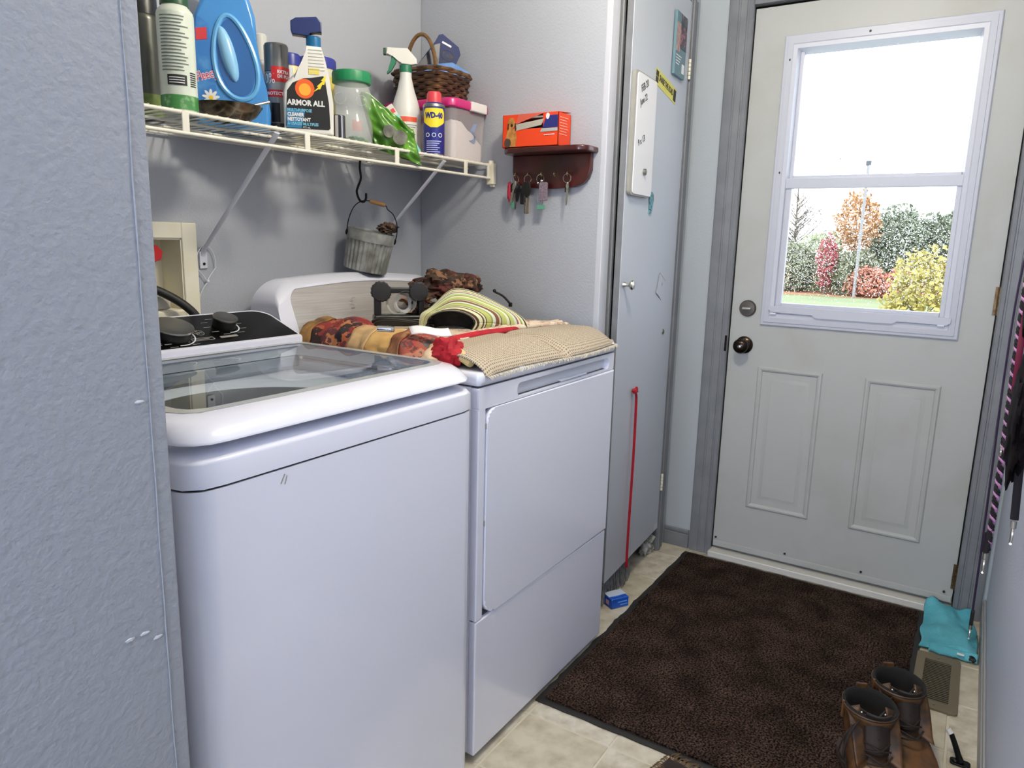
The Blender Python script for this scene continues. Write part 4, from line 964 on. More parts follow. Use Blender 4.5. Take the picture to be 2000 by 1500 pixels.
# black labelled cleaner
t = thing('trigger_cleaner_bottle', 'white cleaner bottle with a black and blue label and teal collar', 'spray bottle', (.055, .560, SZ), facing(.055, .56))
wp = mat('glossy_white_plastic', (226, 224, 216), .25)
half = [(-.055, 0), (.055, 0), (.0585, .006), (.0585, .075), (.050, .135), (.040, .180), (.033, .205), (-.003, .206), (-.004, .190), (-.006, .165), (-.016, .146), (-.036, .135), (-.052, .118), (-.0585, .095), (-.0585, .006)]
V, F = prism_b(half, -.024, .024, .009)
obj('body', ([(v[0], -v[2], v[1]) for v in V], F), wp, t, 50)
obj('grip_rib', join(*[bx(.002, .034 - k * .0 + .010 * (1 - k / 7) * .6, -.0252, -.0235, .150 + k * .0075, .1515 + k * .0075) for k in range(7)]), mat('rib_shadow_plastic', (196, 194, 186), .4), t)
obj('collar', lathe([(.0165, .203), (.0175, .205), (.0175, .228), (.015, .230)], 30, (.015, 0, 0), mod=lambda a, z: 1 + .02 * sin(a * 20)), mat('teal_blue_collar', (0, 92, 138), .35), t)
obj('trigger_head', xf(prism_b([(-.052, 0), (-.048, -.010), (-.010, -.012), (-.008, .0), (.020, -.002), (.020, .022), (.008, .034), (-.040, .028), (-.052, .020)], -.012, .012, .003), (.015, 0, .240), (90, 0, 0)), mat('blue_trigger_head', (24, 40, 92), .35), t)
lab = [(-.052, .014), (.046, .014), (.050, .018), (.048, .075), (.040, .128), (.036, .138), (.008, .132), (-.010, .130), (-.036, .118), (-.049, .100), (-.054, .020)]
obj('black_label', flpoly(lab, -.0243), 'black_ink', t)
obj('blue_label_zone', flpoly([(-.0525, .0150), (-.018, .0150), (-.008, .058), (-.052, .060)], -.0249), mat('mid_blue_print', (46, 120, 168), .4), t)
obj('orange_disc', disc((-.008, -.0256, .106), .0225, 30, 'y', .0006), mat('orange_print', (226, 96, 30), .4), t)
obj('yellow_disc', disc((-.008, -.0261, .104), .014, 26, 'y', .0006), mat('amber_print', (240, 170, 50), .4), t)
obj('lightning_bolt', flpoly([(.012, .100), (.024, .112), (.020, .113), (.034, .126), (.030, .127), (.043, .141), (.038, .118), (.033, .118), (.028, .107), (.024, .107)], -.0262), mat('yellow_print_bolt', (240, 214, 50), .4), t)
obj('yellow_neck_label', fl(.002, .027, .140, .154, -.0246), mat('pale_yellow_label', (222, 206, 110), .4), t)
text(t, 'ARMOR ALL', .0175, 'white_ink', (-.006, -.0256, .073), sx=.92, bold=.0007)
text(t, 'MULTI-PURPOSE', .0098, mat('light_blue_print', (120, 190, 216), .4), (-.050, -.0262, .0555), sx=.80, align='LEFT', bold=.0003)
text(t, 'CLEANER', .0112, 'white_ink', (-.050, -.0262, .0455), sx=.80, align='LEFT', bold=.0005)
text(t, 'NETTOYANT', .0112, 'white_ink', (-.050, -.0262, .0345), sx=.80, align='LEFT', bold=.0005)
text(t, '\u00c0 USAGES MULTIPLES', .0094, bpy.data.materials['light_blue_print'], (-.050, -.0262, .0245), sx=.80, align='LEFT', bold=.0003)
text(t, '473 mL', .0060, 'white_ink', (-.006, -.0262, .0172))
# small black and chrome canister
t = thing('black_chrome_tube', 'short black and chrome tube between cleaner bottle and jar', 'canister', (.128, .532, SZ), facing(.128, .532))
obj('body', lathe([(.014, 0), (.0155, .002), (.0155, .056), (.014, .058), (0, .058)], 28), mat('gloss_black', (16, 16, 22), .12, coat=.5), t)
obj('chrome_stripe', curved_label(.0156, -38, -8, .002, .056, 6), 'chrome', t)
obj('chrome_stripe', curved_label(.0156, 20, 34, .002, .056, 6), 'chrome', t)
# clear bear-shaped jar -> plain clear waisted jar
jarm = mat('clear_jar_plastic', (214, 220, 214), .10, spec=.8, alpha=.30)
t = thing('green_lidded_jar', 'clear waisted plastic jar with a green screw lid', 'jar', (.245, .602, SZ), facing(.245, .602))
obj('body', lathe_open([(.001, .002), (.046, .002), (.053, .010), (.055, .040), (.053, .062), (.045, .080), (.0455, .090), (.051, .105), (.0525, .122), (.050, .140), (.044, .154), (.043, .166)], 48), jarm, t, 180)
obj('lid', lathe([(.0505, .160), (.0515, .163), (.0515, .183), (.049, .188), (0, .189)], 60, mod=lambda a, z: 1 + .008 * sin(a * 40)), mat('green_lid', (24, 124, 76), .4), t)
for x, z, r in ((-.030, .115, .014), (.024, .112, .013)): obj('moulded_ring', xf(tube([(r * cos(a * pi / 12), 0, r * sin(a * pi / 12)) for a in range(24)], .0012, 5, closed=True), (x, -.043, z)), jarm, t)
obj('green_contents', lump((.010, 0, .014), (.030, .028, .011), .5, 3, 24, 14, 4), mat('green_scraps', (60, 130, 80), .5), t)
obj('pink_label', curved_label(.052, 0, 28, .034, .062, 8), mat('faded_pink_print', (196, 120, 120), .5, alpha=.7), t)
# green pouch leaning
gm = mat('glossy_green_pouch', (66, 118, 26), .28, var=(20, (112, 170, 48), (.5, .75)), coat=.2)
t = thing('green_foil_pouch', 'slumped glossy green foil pouch hanging over the shelf edge', 'pouch', (.372, .540, SZ), -38)
def pouch(u, v):
    x = (u - .5) * (.125 + .02 * v) + .030 * (1 - v) - .040; z = -.040 + .185 * v; bulge = .020 * sin(pi * u) * sin(pi * min(1, v * 1.2))
    z -= max(0, (u - .15)) * .105 * v; z += .040 * (1 - u) * (1 - v)
    return (x, -.012 - bulge + .012 * noise.noise(Vector((u * 6, v * 6, 0))) - .022 * (1 - v) ** 2 * u, z)
cloth('front_sheet', pouch, 26, 26, gm, t, .0006)
cloth('back_sheet', lambda u, v: (pouch(u, v)[0], .014 + .012 * sin(pi * u) * sin(pi * v), max(.002, pouch(u, v)[2])), 20, 20, gm, t, .0006)
obj('stone_print', xf(join(disc((-.040, -.040, .045), .017, 18, 'y', .001), disc((-.012, -.046, .030), .020, 18, 'y', .001)), (0, 0, 0), (0, 0, 0)), mat('grey_stone_print', (70, 72, 64), .4, var=(50, (120, 120, 108))), t)
# teal edged carton leaning
t = thing('teal_edged_carton', 'flat white and teal carton leaning between pouch and white spray bottle', 'carton', (.462, .566, SZ + .001), rot=(0, -34, -36))
obj('carton_body', bx(-.012, .012, -.030, .030, 0, .150, .001, 1), mat('white_card', (214, 208, 200), .5), t)
obj('teal_edge', bx(-.0125, .0125, -.0315, -.030, 0, .118), mat('teal_card', (128, 206, 200), .5), t)
obj('red_print_patch', bx(-.009, .009, -.0308, -.0302, .126, .138), bpy.data.materials['red_print'], t)
# white spray bottle with green trigger
t = thing('green_trigger_bottle', 'white spray bottle with green collar and green trigger', 'spray bottle', (.520, .650, SZ), facing(.52, .65))
obj('body', lathe([(.040, 0), (.044, .004), (.0445, .120), (.043, .140), (.036, .165), (.026, .195), (.020, .220), (.0175, .232), (.0175, .246)], 44), mat('white_bottle', (214, 214, 210), .4), t)
obj('collar', lathe([(.0175, .244), (.018, .246), (.018, .264), (.015, .266)], 28), mat('green_collar', (32, 112, 80), .4), t)
obj('head', xf(prism_b([(-.062, .024), (-.058, .044), (.002, .044), (.028, .016), (.030, .002), (.012, -.002), (-.018, .000), (-.022, .008), (-.040, .022)], -.012, .012, .003), (.004, 0, .268), (90, 0, 0)), mat('white_trigger_head', (224, 222, 214), .35), t)
obj('nozzle', bx(-.066, -.057, -.008, .008, .292, .311, .002), mat('dark_green_nozzle', (34, 70, 50), .4), t)
obj('trigger', xf(prism_b([(-.040, .024), (-.030, .016), (-.034, .000), (-.046, -.020), (-.058, -.030), (-.060, -.026), (-.052, -.010), (-.048, .008), (-.046, .022)], -.007, .007, .002), (.004, 0, .268), (90, 0, 0)), bpy.data.materials['green_collar'], t)
obj('label', curved_label(.0446, -35, 78, .018, .118), mat('cream_label', (222, 220, 210), .5), t)
obj('green_label_edge', curved_label(.0447, -78, -36, .018, .118), mat('olive_label', (80, 108, 40), .5), t)
obj('red_stripe', curved_label(.0452, -33, 46, .100, .114), mat('orange_red_print', (222, 88, 60), .4), t)
for k in range(11): obj('print_line', curved_label(.0452, -30, 44 - (k * 7) % 22, .090 - k * .0065, .0918 - k * .0065, 10), bpy.data.materials['fine_print'], t)
# WD-40
t = thing('blue_yellow_spray_can', 'slim navy and yellow lubricant can with a red cap', 'spray can', (.527, .547, SZ), facing(.527, .547))
nav = mat('navy_can', (36, 44, 124), .25, .2)
obj('body', lathe([(.030, 0), (.0325, .003), (.0325, .138), (.031, .146), (.025, .152)], 36), nav, t)
obj('base_rim', lathe([(.0328, .001), (.0334, .003), (.0328, .006)], 36), 'steel', t)
obj('shoulder', lathe([(.0325, .138), (.0334, .141), (.031, .147), (.0, .152)], 36), 'steel', t)
obj('cap', lathe([(.022, .150), (.0225, .152), (.021, .178), (.018, .183), (0, .184)], 28), mat('coral_red_cap', (208, 62, 74), .4), t)
yl = mat('yellow_shield', (240, 216, 50), .35)
def shield(u, v):
    k = min(1, v * 2.6 + .28) * (1 - .20 * max(0, (v - .8) / .2)); a = radians((u - .5) * 2 * 62 * k); return (.0331 * sin(a), -.0331 * cos(a), .080 + .054 * v)
obj('yellow_shield', surf(shield, 20, 10)[0], yl, t, 180)
text(t, 'WD-40', .0215, nav, (0, 0, .113), wrap=.0336, sx=.82, bold=.0012)
for a in (-34, 0, 34): text(t, '\u25CB' if False else 'O', .018, 'white_ink', (0, 0, .058), wrap=.0330).rotation_euler = (0, 0, radians(a))
for k in range(6): obj('print_line', curved_label(.0328, -40, 40 - (k * 11) % 24, .040 - k * .006, .0425 - k * .006, 10), mat('pale_blue_fine_print', (170, 176, 220), .5) if k == 0 else bpy.data.materials['pale_blue_fine_print'], t)
# storage bin with pink lid
t = thing('pink_lidded_bin', 'clear storage bin of white powder with a pink lid', 'storage bin', (.680, .662, SZ))
hazy = mat('hazy_clear_plastic', (226, 220, 222), .18, alpha=.33)
def tub_layers(lst):
    V, F = [], []; nn = None
    for w, h, r, z in lst:
        l = rrect(w, h, r, 5); nn = len(l); V += [(x, y, z) for x, y in l]
    for i in range(len(lst) - 1):
        for k in range(nn): F.append((i * nn + k, i * nn + (k + 1) % nn, (i + 1) * nn + (k + 1) % nn, (i + 1) * nn + k))
    return V, F, nn
V, F, nn = tub_layers([(.170, .255, .02, .002), (.178, .266, .024, .02), (.188, .276, .026, .160)]); F.append(tuple(range(nn - 1, -1, -1)))
obj('bin_walls', (V, F), hazy, t, 60)
V, F, nn = tub_layers([(.196, .284, .028, .152), (.205, .292, .030, .156), (.205, .292, .030, .172), (.198, .286, .028, .178), (.18, .27, .024, .179)]); F.append(tuple((len(V) - nn) + k for k in range(nn)))
lid = obj('pink_lid', (V, F), mat('magenta_pink_plastic', (196, 40, 116), .3, coat=.2), t, 50)
obj('white_latch', join(bx(-.010, .070, -.152, -.140, .150, .178, .003)), mat('white_latch_tape', (226, 224, 220), .4), lid)
pw = mat('white_detergent_powder', (226, 220, 216), .9, bump=(300, .4))
def powder(u, v):
    x = (u - .5) * .158; y = (v - .5) * .245; z = .118 - .060 * max(0, (x + .03)) / .11 - .02 * v + .006 * noise.noise(Vector((u * 5, v * 5, 2)))
    return (x, y, z)
(pv, pf), _ = surf(powder, 16, 16)
side = []
Nn = 17; base = len(pv); edge_i = [i for i in range(Nn)] + [i * Nn + Nn - 1 for i in range(1, Nn)] + [(Nn - 1) * Nn + i for i in range(Nn - 2, -1, -1)] + [i * Nn for i in range(Nn - 2, 0, -1)]
pv2 = list(pv) + [(pv[i][0], pv[i][1], .006) for i in edge_i]; pf2 = list(pf)
for k in range(len(edge_i)): pf2.append((edge_i[k], base + k, base + (k + 1) % len(edge_i), edge_i[(k + 1) % len(edge_i)]))
pf2.append(tuple(base + k for k in range(len(edge_i))))
o = obj('powder', (pv2, pf2), pw, t, 60, 'stuff')
o = obj('blue_scoop', xf(join(lathe_open([(.001, 0), (.016, 0), (.019, .026)], 20), bx(.016, .050, -.006, .006, .018, .022)), (.722, .552, SZ + .068), (20, -55, 0)), mat('blue_scoop_plastic', (86, 140, 206), .3))
tag(o, 'small blue plastic scoop inside the pink lidded bin', 'scoop')
# basket on the bin
t = thing('wicker_basket', 'dark brown wicker basket with hoop handle on the pink lidded bin', 'basket', (.672, .672, SZ + .1795), 0)
wk = mat('dark_wicker', (58, 38, 26), .45, var=(40, (104, 74, 44), (.45, .7)))
def ell(w, h, z, ph, amp=.0035, nn=48):
    pts = []
    for k in range(nn):
        a = 2 * pi * k / nn; e = 4.0; cx_, sy_ = cos(a), sin(a); rr = (abs(cx_) ** e + abs(sy_) ** e) ** (-1 / e)
        q = 1 + amp / (w / 2) * sin(a * 14 + ph); pts.append((w / 2 * rr * cx_ * q, h / 2 * rr * sy_ * q, z))
    return pts
for k in range(8):
    w = .166 + .0035 * k
    obj('woven_row', tube(ell(w, w * 1.05, .006 + k * .0098, k * pi), .0060, 6, closed=True), wk, t)
obj('braided_rim', join(tube(ell(.200, .208, .086, 0, .003), .0052, 6, closed=True), tube(ell(.198, .206, .091, pi, .003), .0046, 6, closed=True)), mat('lighter_wicker', (104, 74, 40), .5, var=(50, (60, 40, 24))), t)
obj('basket_floor', bx(-.078, .078, -.080, .080, .001, .010), wk, t)
obj('hoop_handle', tube([(-.020, .062 * cos(a) + .03, .085 + .125 * sin(a)) for a in [pi * k / 24 for k in range(25)]], .0062, 8), mat('bent_cane', (132, 98, 56), .5, var=(60, (96, 66, 34))), t)
# lint brush / navy packet and sponge in the basket
t = thing('navy_hang_pack', 'navy blue printed pack with a slotted hanger standing in the basket', 'package', (.690, .675, SZ + .288), rot=(0, 24, -45))
nv = mat('navy_card', (66, 72, 108), .75, spec=.15)
pk = [(-.060, -.040), (.030, -.040), (.052, .020), (.054, .070), (.040, .088), (-.022, .100), (-.032, .092), (-.034, .070)]
obj('card', xf(prism_b(pk, -.004, .004, .0015), (0, 0, .010), (90, 0, 0)), nv, t)
obj('dark_insert', flpoly([(-.058, -.020), (.020, -.026), (-.018, .080), (-.030, .070)], -.0046), mat('dark_navy', (24, 27, 48), .3), t)
obj('hanger_slot', fl(-.014, .018, .084, .090, -.0045), 'white_ink', t)
obj('logo_ring', xf(tube([(.022 * cos(a * pi / 12), 0, .015 * sin(a * pi / 12)) for a in range(24)], .001, 5, closed=True), (.018, -.0050, .058)), 'black_ink', t)
text(t, 'Tide', .022, 'black_ink', (.018, -.0050, .058), (90, -12, 0), bold=.0004)
text(t, 'LOVE', .016, 'black_ink', (.012, -.0050, .034), (90, -8, 0))
o = obj('blue_sponge', xf(join(prism_b([(-.075, -.022), (.072, -.026), (.078, .006), (.02, .034), (-.062, .012)], -.016, .016, .003)), (.700, .640, SZ + .276), (70, 4, -42)), mat('light_blue_sponge', (112, 148, 196), .9, bump=(140, .6), var=(18, (86, 130, 196))))
tag(o, 'light blue sponge lying in front of the navy pack in the basket', 'sponge')

# ================================================================== BUCKET ON A HOOK
t = thing('shelf_hook', 'black iron hook hanging from the wire shelf', 'hook', (.395, .715, 1.47))
obj('hook_wire', tube(spline([(.028, .006, -.010), (.020, 0, .012), (.004, 0, .016), (-.004, 0, .0), (-.008, 0, -.030), (-.004, 0, -.060), (-.016, 0, -.085), (-.022, 0, -.102), (-.012, 0, -.123), (.004, 0, -.129), (.016, 0, -.119), (.017, 0, -.103)], 5), .0036, 8), 'iron', t)
t = thing('metal_bucket', 'small corrugated galvanised bucket hanging from a black hook', 'bucket', (.402, .716, 1.137), rot=(4, 11, -42))
obj('body', lathe_open([(.001, .003), (.060, .003), (.062, .001), (.0635, .004), (.068, .088), (.070, .092), (.0705, .118), (.0725, .121), (.0705, .122), (.068, .116), (.066, .09), (.060, .008)], 240, mod=lambda a, z: 1 + (.034 * sin(a * 30) if .003 < z < .0885 else 0)), 'galv', t, 60)
obj('rim_band', lathe_open([(.0708, .090), (.0716, .092), (.0716, .119), (.0708, .121)], 60), 'galv', t)
obj('wire_handle', tube(spline([(-.073, 0, .104), (-.074, 0, .140), (-.066, 0, .178), (-.048, 0, .200), (-.022, 0, .207), (.022, 0, .205), (.034, 0, .194), (.052, 0, .184), (.068, 0, .160), (.075, 0, .128), (.073, 0, .100)], 5), .0017, 6), 'iron', t)
obj('wooden_grip', xf(cyl((-.022, 0, .207), (.024, 0, .205), .0062, 14)), mat('turned_wood', (186, 138, 80), .5), t)
for x in (-.0735, .0735): obj('handle_ear', ball((x, -.001, .104), (.004, .009, .009), 12, 8), 'iron', t)
o = obj('dried_bunch', lump((.455, .668, 1.266), (.034, .022, .015), .55, 3, 30, 18, 6), mat('dark_dried_leaves', (52, 40, 32), .8, var=(60, (96, 74, 58))))
tag(o, 'dark dried bunch resting on the rim of the metal bucket', 'dried leaves')

# ================================================================== KEY RACK
t = thing('key_rack', 'dark red wooden key shelf with brass hooks on the alcove wall', 'key rack', (XS, .27, 1.51))
def lk2(s): return xf(s, (-XS, -.27, -1.51))
sp_ = [(XS - .001, .128), (XS - .060, .128), (XS - .078, .140), (XS - .086, .165), (XS - .086, .390), (XS - .078, .412), (XS - .060, .424), (XS - .001, .424)]
obj('shelf_board', lk2(prism_b(sp_, 1.500, 1.517, .004)), 'maroon', t)
bp_ = [(.142, 1.500), (.142, 1.450), (.150, 1.428), (.166, 1.412), (.190, 1.402), (.27, 1.398), (.36, 1.402), (.395, 1.412), (.412, 1.428), (.418, 1.450), (.418, 1.500)]
V, F = prism_b(bp_, 0, .020, .003)
obj('back_board', lk2(([(XS - .0005 - v[2], v[0], v[1]) for v in V], F)), 'maroon', t)
hooks = [.398, .352, .303, .257, .212]
for y in hooks: obj('hook', lk2(tube(spline([(XS - .018, y, 1.447), (XS - .032, y, 1.447), (XS - .037, y, 1.440), (XS - .030, y, 1.434)], 4), .0016, 6)), mat('brass_hook', (200, 180, 130), .25, .9) if y == hooks[0] else bpy.data.materials['brass_hook'], t)
# keys
keym = mat('key_steel', (190, 186, 172), .25, .9); kb = 'black_plastic'
def keyring(y, name, lab):
    t = thing(name, lab, 'keys', (XS - .034, y, 1.440))
    obj('split_ring', xf(tube([(0, .013 * cos(a * pi / 12), -.013 + .013 * sin(a * pi / 12)) for a in range(24)], .0011, 6, closed=True)), 'chrome', t); return t
def key(parent, y, z0, ang, hl=.030, hw=.026, bl_=.046, black=True, x=0.0):
    e = obj('key', join(xf(prism_b([(hw / 2 * cos(a), hl / 2 * sin(a)) for a in [2 * pi * k / 16 for k in range(16)]], -.003, .003, .001), (x, 0, -hl / 2), (90, 0, 90))), kb if black else keym, parent)
    obj('key_blade', xf(prism([(-.0035, 0), (.0035, 0), (.0035, -.010), (.002, -.014), (.0035, -.018), (.002, -.024), (.0035, -.028), (.002, -bl_ + .004), (0, -bl_), (-.0035, -bl_ + .005)], -.0009, .0009), (x, 0, -hl + .002), (90, 0, 90)), keym, e)
    e.location = (0, y, z0); e.rotation_euler = (radians(ang), 0, 0); return e
k1 = keyring(hooks[0], 'key_bunch', 'leftmost key bunch with red charm and green tag')
key(k1, .002, -.022, 4, .034, .030); key(k1, -.006, -.018, 16, .030, .012, .050, False, -.006); key(k1, -.010, -.024, 6, .058, .014, .006, True, .006)
obj('red_charm', lump((-.004, .020, -.050), (.005, .006, .028), .5, 3, 14, 12, 3), mat('red_rubber', (150, 24, 44), .4), k1)
obj('green_tag', box((0, .008, -.092), (.003, .010, .018), .001), mat('green_clear_tag', (80, 150, 120), .2), k1)
k2 = keyring(hooks[1], 'key_bunch', 'second key bunch from the left with two black car fobs')
key(k2, -.008, -.020, 5, .050, .022, .050, True, -.008); key(k2, .008, -.020, -3, .040, .026, .010, True)
obj('brown_leather_fob', box((.004, .004, -.092), (.003, .018, .052), .002), mat('grey_brown_leather', (112, 100, 84), .6), k2)
obj('black_fob', box((.006, .020, -.064), (.008, .018, .050), .004), kb, k2)
k3 = keyring(hooks[2], 'key_bunch', 'third key bunch with a grey glitter rectangular fob')
obj('glitter_fob', xf(prism_b(rrect(.028, .056, .005, 4), -.004, .004, .0015), (-.008, -.014, -.052), (90, 0, 90)), mat('grey_purple_glitter', (128, 112, 124), .35, .4, var=(400, (200, 186, 200), (.5, .7)), bump=(400, .5)), k3)
k3.children[1].rotation_euler = (radians(14), 0, 0)
obj('silver_bead', join(ball((-.010, -.008, -.020), .005), ball((-.008, .006, -.026), .004)), 'chrome', k3)
obj('green_money_clip', box((.0, -.002, -.098), (.004, .028, .014), .001), mat('green_plastic_tag', (96, 156, 132), .3), k3)
obj('wire_loop', xf(tube([(.0, .010 * cos(a * pi / 12), -.070 + .026 * sin(a * pi / 12)) for a in range(24)], .0008, 5, closed=True)), 'steel', k3)
k4 = keyring(hooks[4], 'key_bunch', 'rightmost key bunch alone with bright split ring')
key(k4, -.003, -.024, 3, .022, .008, .050, False); obj('black_key_sleeve', box((.002, .003, -.040), (.004, .008, .028), .001), kb, k4)
# orange box
t = thing('dog_treat_box', 'torn open orange carton of dog treats on the key shelf', 'box', (.741, .320, 1.518))
om = mat('orange_card', (226, 66, 20), .5); pu = bpy.data.materials['dark_navy']
obj('carton', join(bx(-.038, .038, -.098, .098, 0, .0015), bx(-.038, -.0365, -.098, .098, 0, .052), bx(-.038, -.0365, .040, .098, .052, .094), bx(-.038, -.0365, -.098, -.045, .052, .094), bx(.0365, .038, -.098, .098, 0, .094), bx(-.038, .038, -.098, -.0965, 0, .094), bx(-.038, .038, .0965, .098, 0, .094), xf(bx(0, .076, -.098, .098, 0, .0012), (-.038, 0, .094), (0, -5, 0))), om, t, 0)
obj('inner_bag', lump((.002, 0, .050), (.032, .088, .028), .25, 2.5, 30, 16, 2), mat('black_inner_bag', (16, 14, 14), .3), t)
def side(s): return [(-.0384 - v[2], -v[0], v[1]) for v in s[0]], s[1]
obj('torn_edge', side(prism([(-.052, .066), (-.048, .048), (.040, .060), (.050, .078), (.010, .073)], 0, .0012)), mat('grey_card_core', (176, 170, 158), .7), t)
obj('navy_panel', side(prism([(.044, .050), (.096, .052), (.096, .086), (.058, .086)], 0, .0014)), mat('navy_print', (34, 40, 110), .4), t)
obj('grey_strip', side(prism([(.036, .040), (.096, .041), (.096, .050), (.042, .050)], 0, .0014)), mat('grey_print', (170, 172, 170), .4), t)
obj('white_mark', side(join(prism([(.062 + .006 * cos(a), .084 + .009 * sin(a)) for a in [2 * pi * k / 12 for k in range(12)]], 0, .0022), prism([(.050, .030), (.086, .031), (.086, .033), (.050, .032)], 0, .0016))), 'white_ink', t)
tanf = mat('golden_dog_print', (196, 140, 70), .5, var=(60, (150, 96, 44)))
dgp = obj('dog_print', side(join(prism([(-.066 + .013 * cos(a), .070 + .017 * sin(a)) for a in [2 * pi * k / 16 for k in range(16)]], 0, .0014), prism([(-.086, .002), (-.050, .002), (-.046, .030), (-.052, .054), (-.078, .056), (-.084, .030)], 0, .0013))), tanf, t)
obj('dog_nose_print', side(join(prism([(-.064 + .004 * cos(a), .064 + .005 * sin(a)) for a in [2 * pi * k / 10 for k in range(10)]], 0, .0020), prism([(-.078, .070), (-.074, .070), (-.076, .050), (-.080, .054)], 0, .0018), prism([(-.050, .070), (-.054, .070), (-.052, .046), (-.047, .052)], 0, .0018))), mat('dark_brown_print', (40, 24, 18), .5), dgp)
obj('second_dog_print', side(prism([(-.078 + .012 * cos(a), .014 + .014 * sin(a)) for a in [2 * pi * k / 14 for k in range(14)]], 0, .0020)), mat('dark_dog_print', (70, 56, 44), .5, var=(90, (160, 150, 140), (.55, .7))), t)
obj('end_text', join(*[bx(-.030, .020 - (k * 9) % 12 / 1000, -.0992, -.0982, .080 - k * .008, .082 - k * .008) for k in range(7)]), mat('pale_pink_print', (236, 170, 150), .5), t)
obj('top_text', xf(join(bx(-.030, -.005, -.02, .03, 0, .0006), bx(-.030, -.010, .035, .05, 0, .0006)), (0, 0, .0968), (0, -5, 0)), 'white_ink', t)
# open lid corner
obj('lifted_flap', side(prism([(-.050, .066), (.050, .094), (-.040, .094)], .001, .0022)), mat('red_white_flap', (206, 92, 70), .5), t)

# ================================================================== FLOOR THINGS
# mat
t = thing('entry_mat', 'large dark brown carpet mat with black rubber edge at the door', 'mat', (.90, -.43, 0))
def mat_outline(ins):
    out = []
    x0, x1, y0, y1 = .303 + ins, 1.502 - ins, -.862 + ins, .006 - ins
    def wv(s): return .006 * noise.noise(Vector((s * 5, 1, 0))) + .003 * noise.noise(Vector((s * 18, 3, 0)))
    n = 60
    for k in range(n): u = k / n; out.append((x0 + (x1 - x0) * u, y0 + wv(u * 3)))
    for k in range(n): u = k / n; out.append((x1 + wv(u * 3 + 5), y0 + (y1 - y0) * u))
    for k in range(n): u = k / n; out.append((x1 + (x0 - x1) * u, y1 + wv(u * 3 + 9) * 1.4))
    for k in range(n): u = k / n; out.append((x0 + wv(u * 3 + 14) * .6, y1 + (y0 - y1) * u))
    return [(a - .90, b + .43) for a, b in out]
rub = mat('black_mat_rubber', (26, 23, 21), .6)
obj('rubber_border', prism(mat_outline(0), .0006, .0045), rub, t, 0)
pile = mat('dark_brown_carpet_pile', (58, 44, 38), 1.0, spec=.05)
tn = pile.node_tree; b = tn.nodes['Principled BSDF']; tcn = tn.nodes.new('ShaderNodeTexCoord')
n1 = tn.nodes.new('ShaderNodeTexNoise'); n1.inputs['Scale'].default_value = 190; n1.inputs['Detail'].default_value = 3
n2 = tn.nodes.new('ShaderNodeTexNoise'); n2.inputs['Scale'].default_value = 9; n2.inputs['Detail'].default_value = 5
r1 = tn.nodes.new('ShaderNodeValToRGB'); r1.color_ramp.elements[0].position = .40; r1.color_ramp.elements[1].position = .68; r1.color_ramp.elements[0].color = lin((16, 12, 11)); r1.color_ramp.elements[1].color = lin((88, 71, 62))
r2 = tn.nodes.new('ShaderNodeValToRGB'); r2.color_ramp.elements[0].position = .35; r2.color_ramp.elements[1].position = .68; r2.color_ramp.elements[0].color = (.45, .43, .42, 1); r2.color_ramp.elements[1].color = (1.15, 1.12, 1.1, 1)
mm = tn.nodes.new('ShaderNodeMix'); mm.data_type = 'RGBA'; mm.blend_type = 'MULTIPLY'; mm.inputs[0].default_value = 1
for a in (n1, n2): tn.links.new(tcn.outputs['Object'], a.inputs['Vector'])
tn.links.new(n1.outputs['Fac'], r1.inputs[0]); tn.links.new(n2.outputs['Fac'], r2.inputs[0]); tn.links.new(r1.outputs[0], mm.inputs[6]); tn.links.new(r2.outputs[0], mm.inputs[7]); tn.links.new(mm.outputs[2], b.inputs['Base Color'])
bpn = tn.nodes.new('ShaderNodeBump'); bpn.inputs['Strength'].default_value = 1.0; bpn.inputs['Distance'].default_value = .004; tn.links.new(n1.outputs['Fac'], bpn.inputs['Height']); tn.links.new(bpn.outputs[0], b.inputs['Normal'])
obj('carpet_pile', prism(mat_outline(.020), .004, .010), pile, t, 0)
# small blue box
t = thing('blue_carton', 'small crushed blue and white carton on the floor by the dryer', 'box', (.930, .054, 0), -30)
obj('carton', bx(-.036, .036, -.026, .026, .0006, .036, .002, 1), mat('blue_card', (24, 82, 184), .35), t)
obj('white_top', xf(bx(-.034, .036, -.006, .026, 0, .0012), (0, 0, .0365), (4, 0, 0)), mat('white_blue_card', (196, 208, 226), .4), t)
obj('white_lettering_band', join(bx(-.010, .028, -.0268, -.026, .020, .024), bx(.0, .030, -.0268, -.026, .010, .013), bx(-.020, .010, -.010, -.006, .0362, .0368)), mat('pale_blue_card_print', (110, 160, 226), .4), t)
obj('pink_badge', bx(-.0366, -.036, -.010, .008, .010, .026), mat('pink_badge', (206, 150, 170), .4), t)
# teal cloth
teal = mat('teal_towelling', (96, 178, 192), .95, bump=(160, .8, .003), var=(10, (78, 160, 176)))
t = thing('teal_cloth', 'teal blue towelling cloth lying in the corner by the door', 'cloth', (1.37, -.945, 0))
def teal_fn(u, v):
    x = -.140 + .300 * v + .014 * noise.noise(Vector((u * 3, 0, 5))); wdt = .155 + .018 * sin(v * 5)
    y = .088 - wdt * u + .010 * noise.noise(Vector((0, v * 4, 2)))
    y = max(y, -.066)
    z = .014 + .015 * noise.noise(Vector((u * 3.5, v * 4, 8))) + .012 * sin(u * pi) + .026 * max(0, (v - .72) / .28) ** 2 * (.6 + .4 * sin(u * 7 + 1))
    if v < .06: z *= .6
    return (x, y, max(z, .010))
cloth('cloth_sheet', teal_fn, 40, 44, teal, t, .006)
def teal_fold(u, v): return (-.150 + .030 * v, .060 - .130 * u, .006 + .018 * sin(v * pi * .9) + .004 * noise.noise(Vector((u * 6, v, 0))))
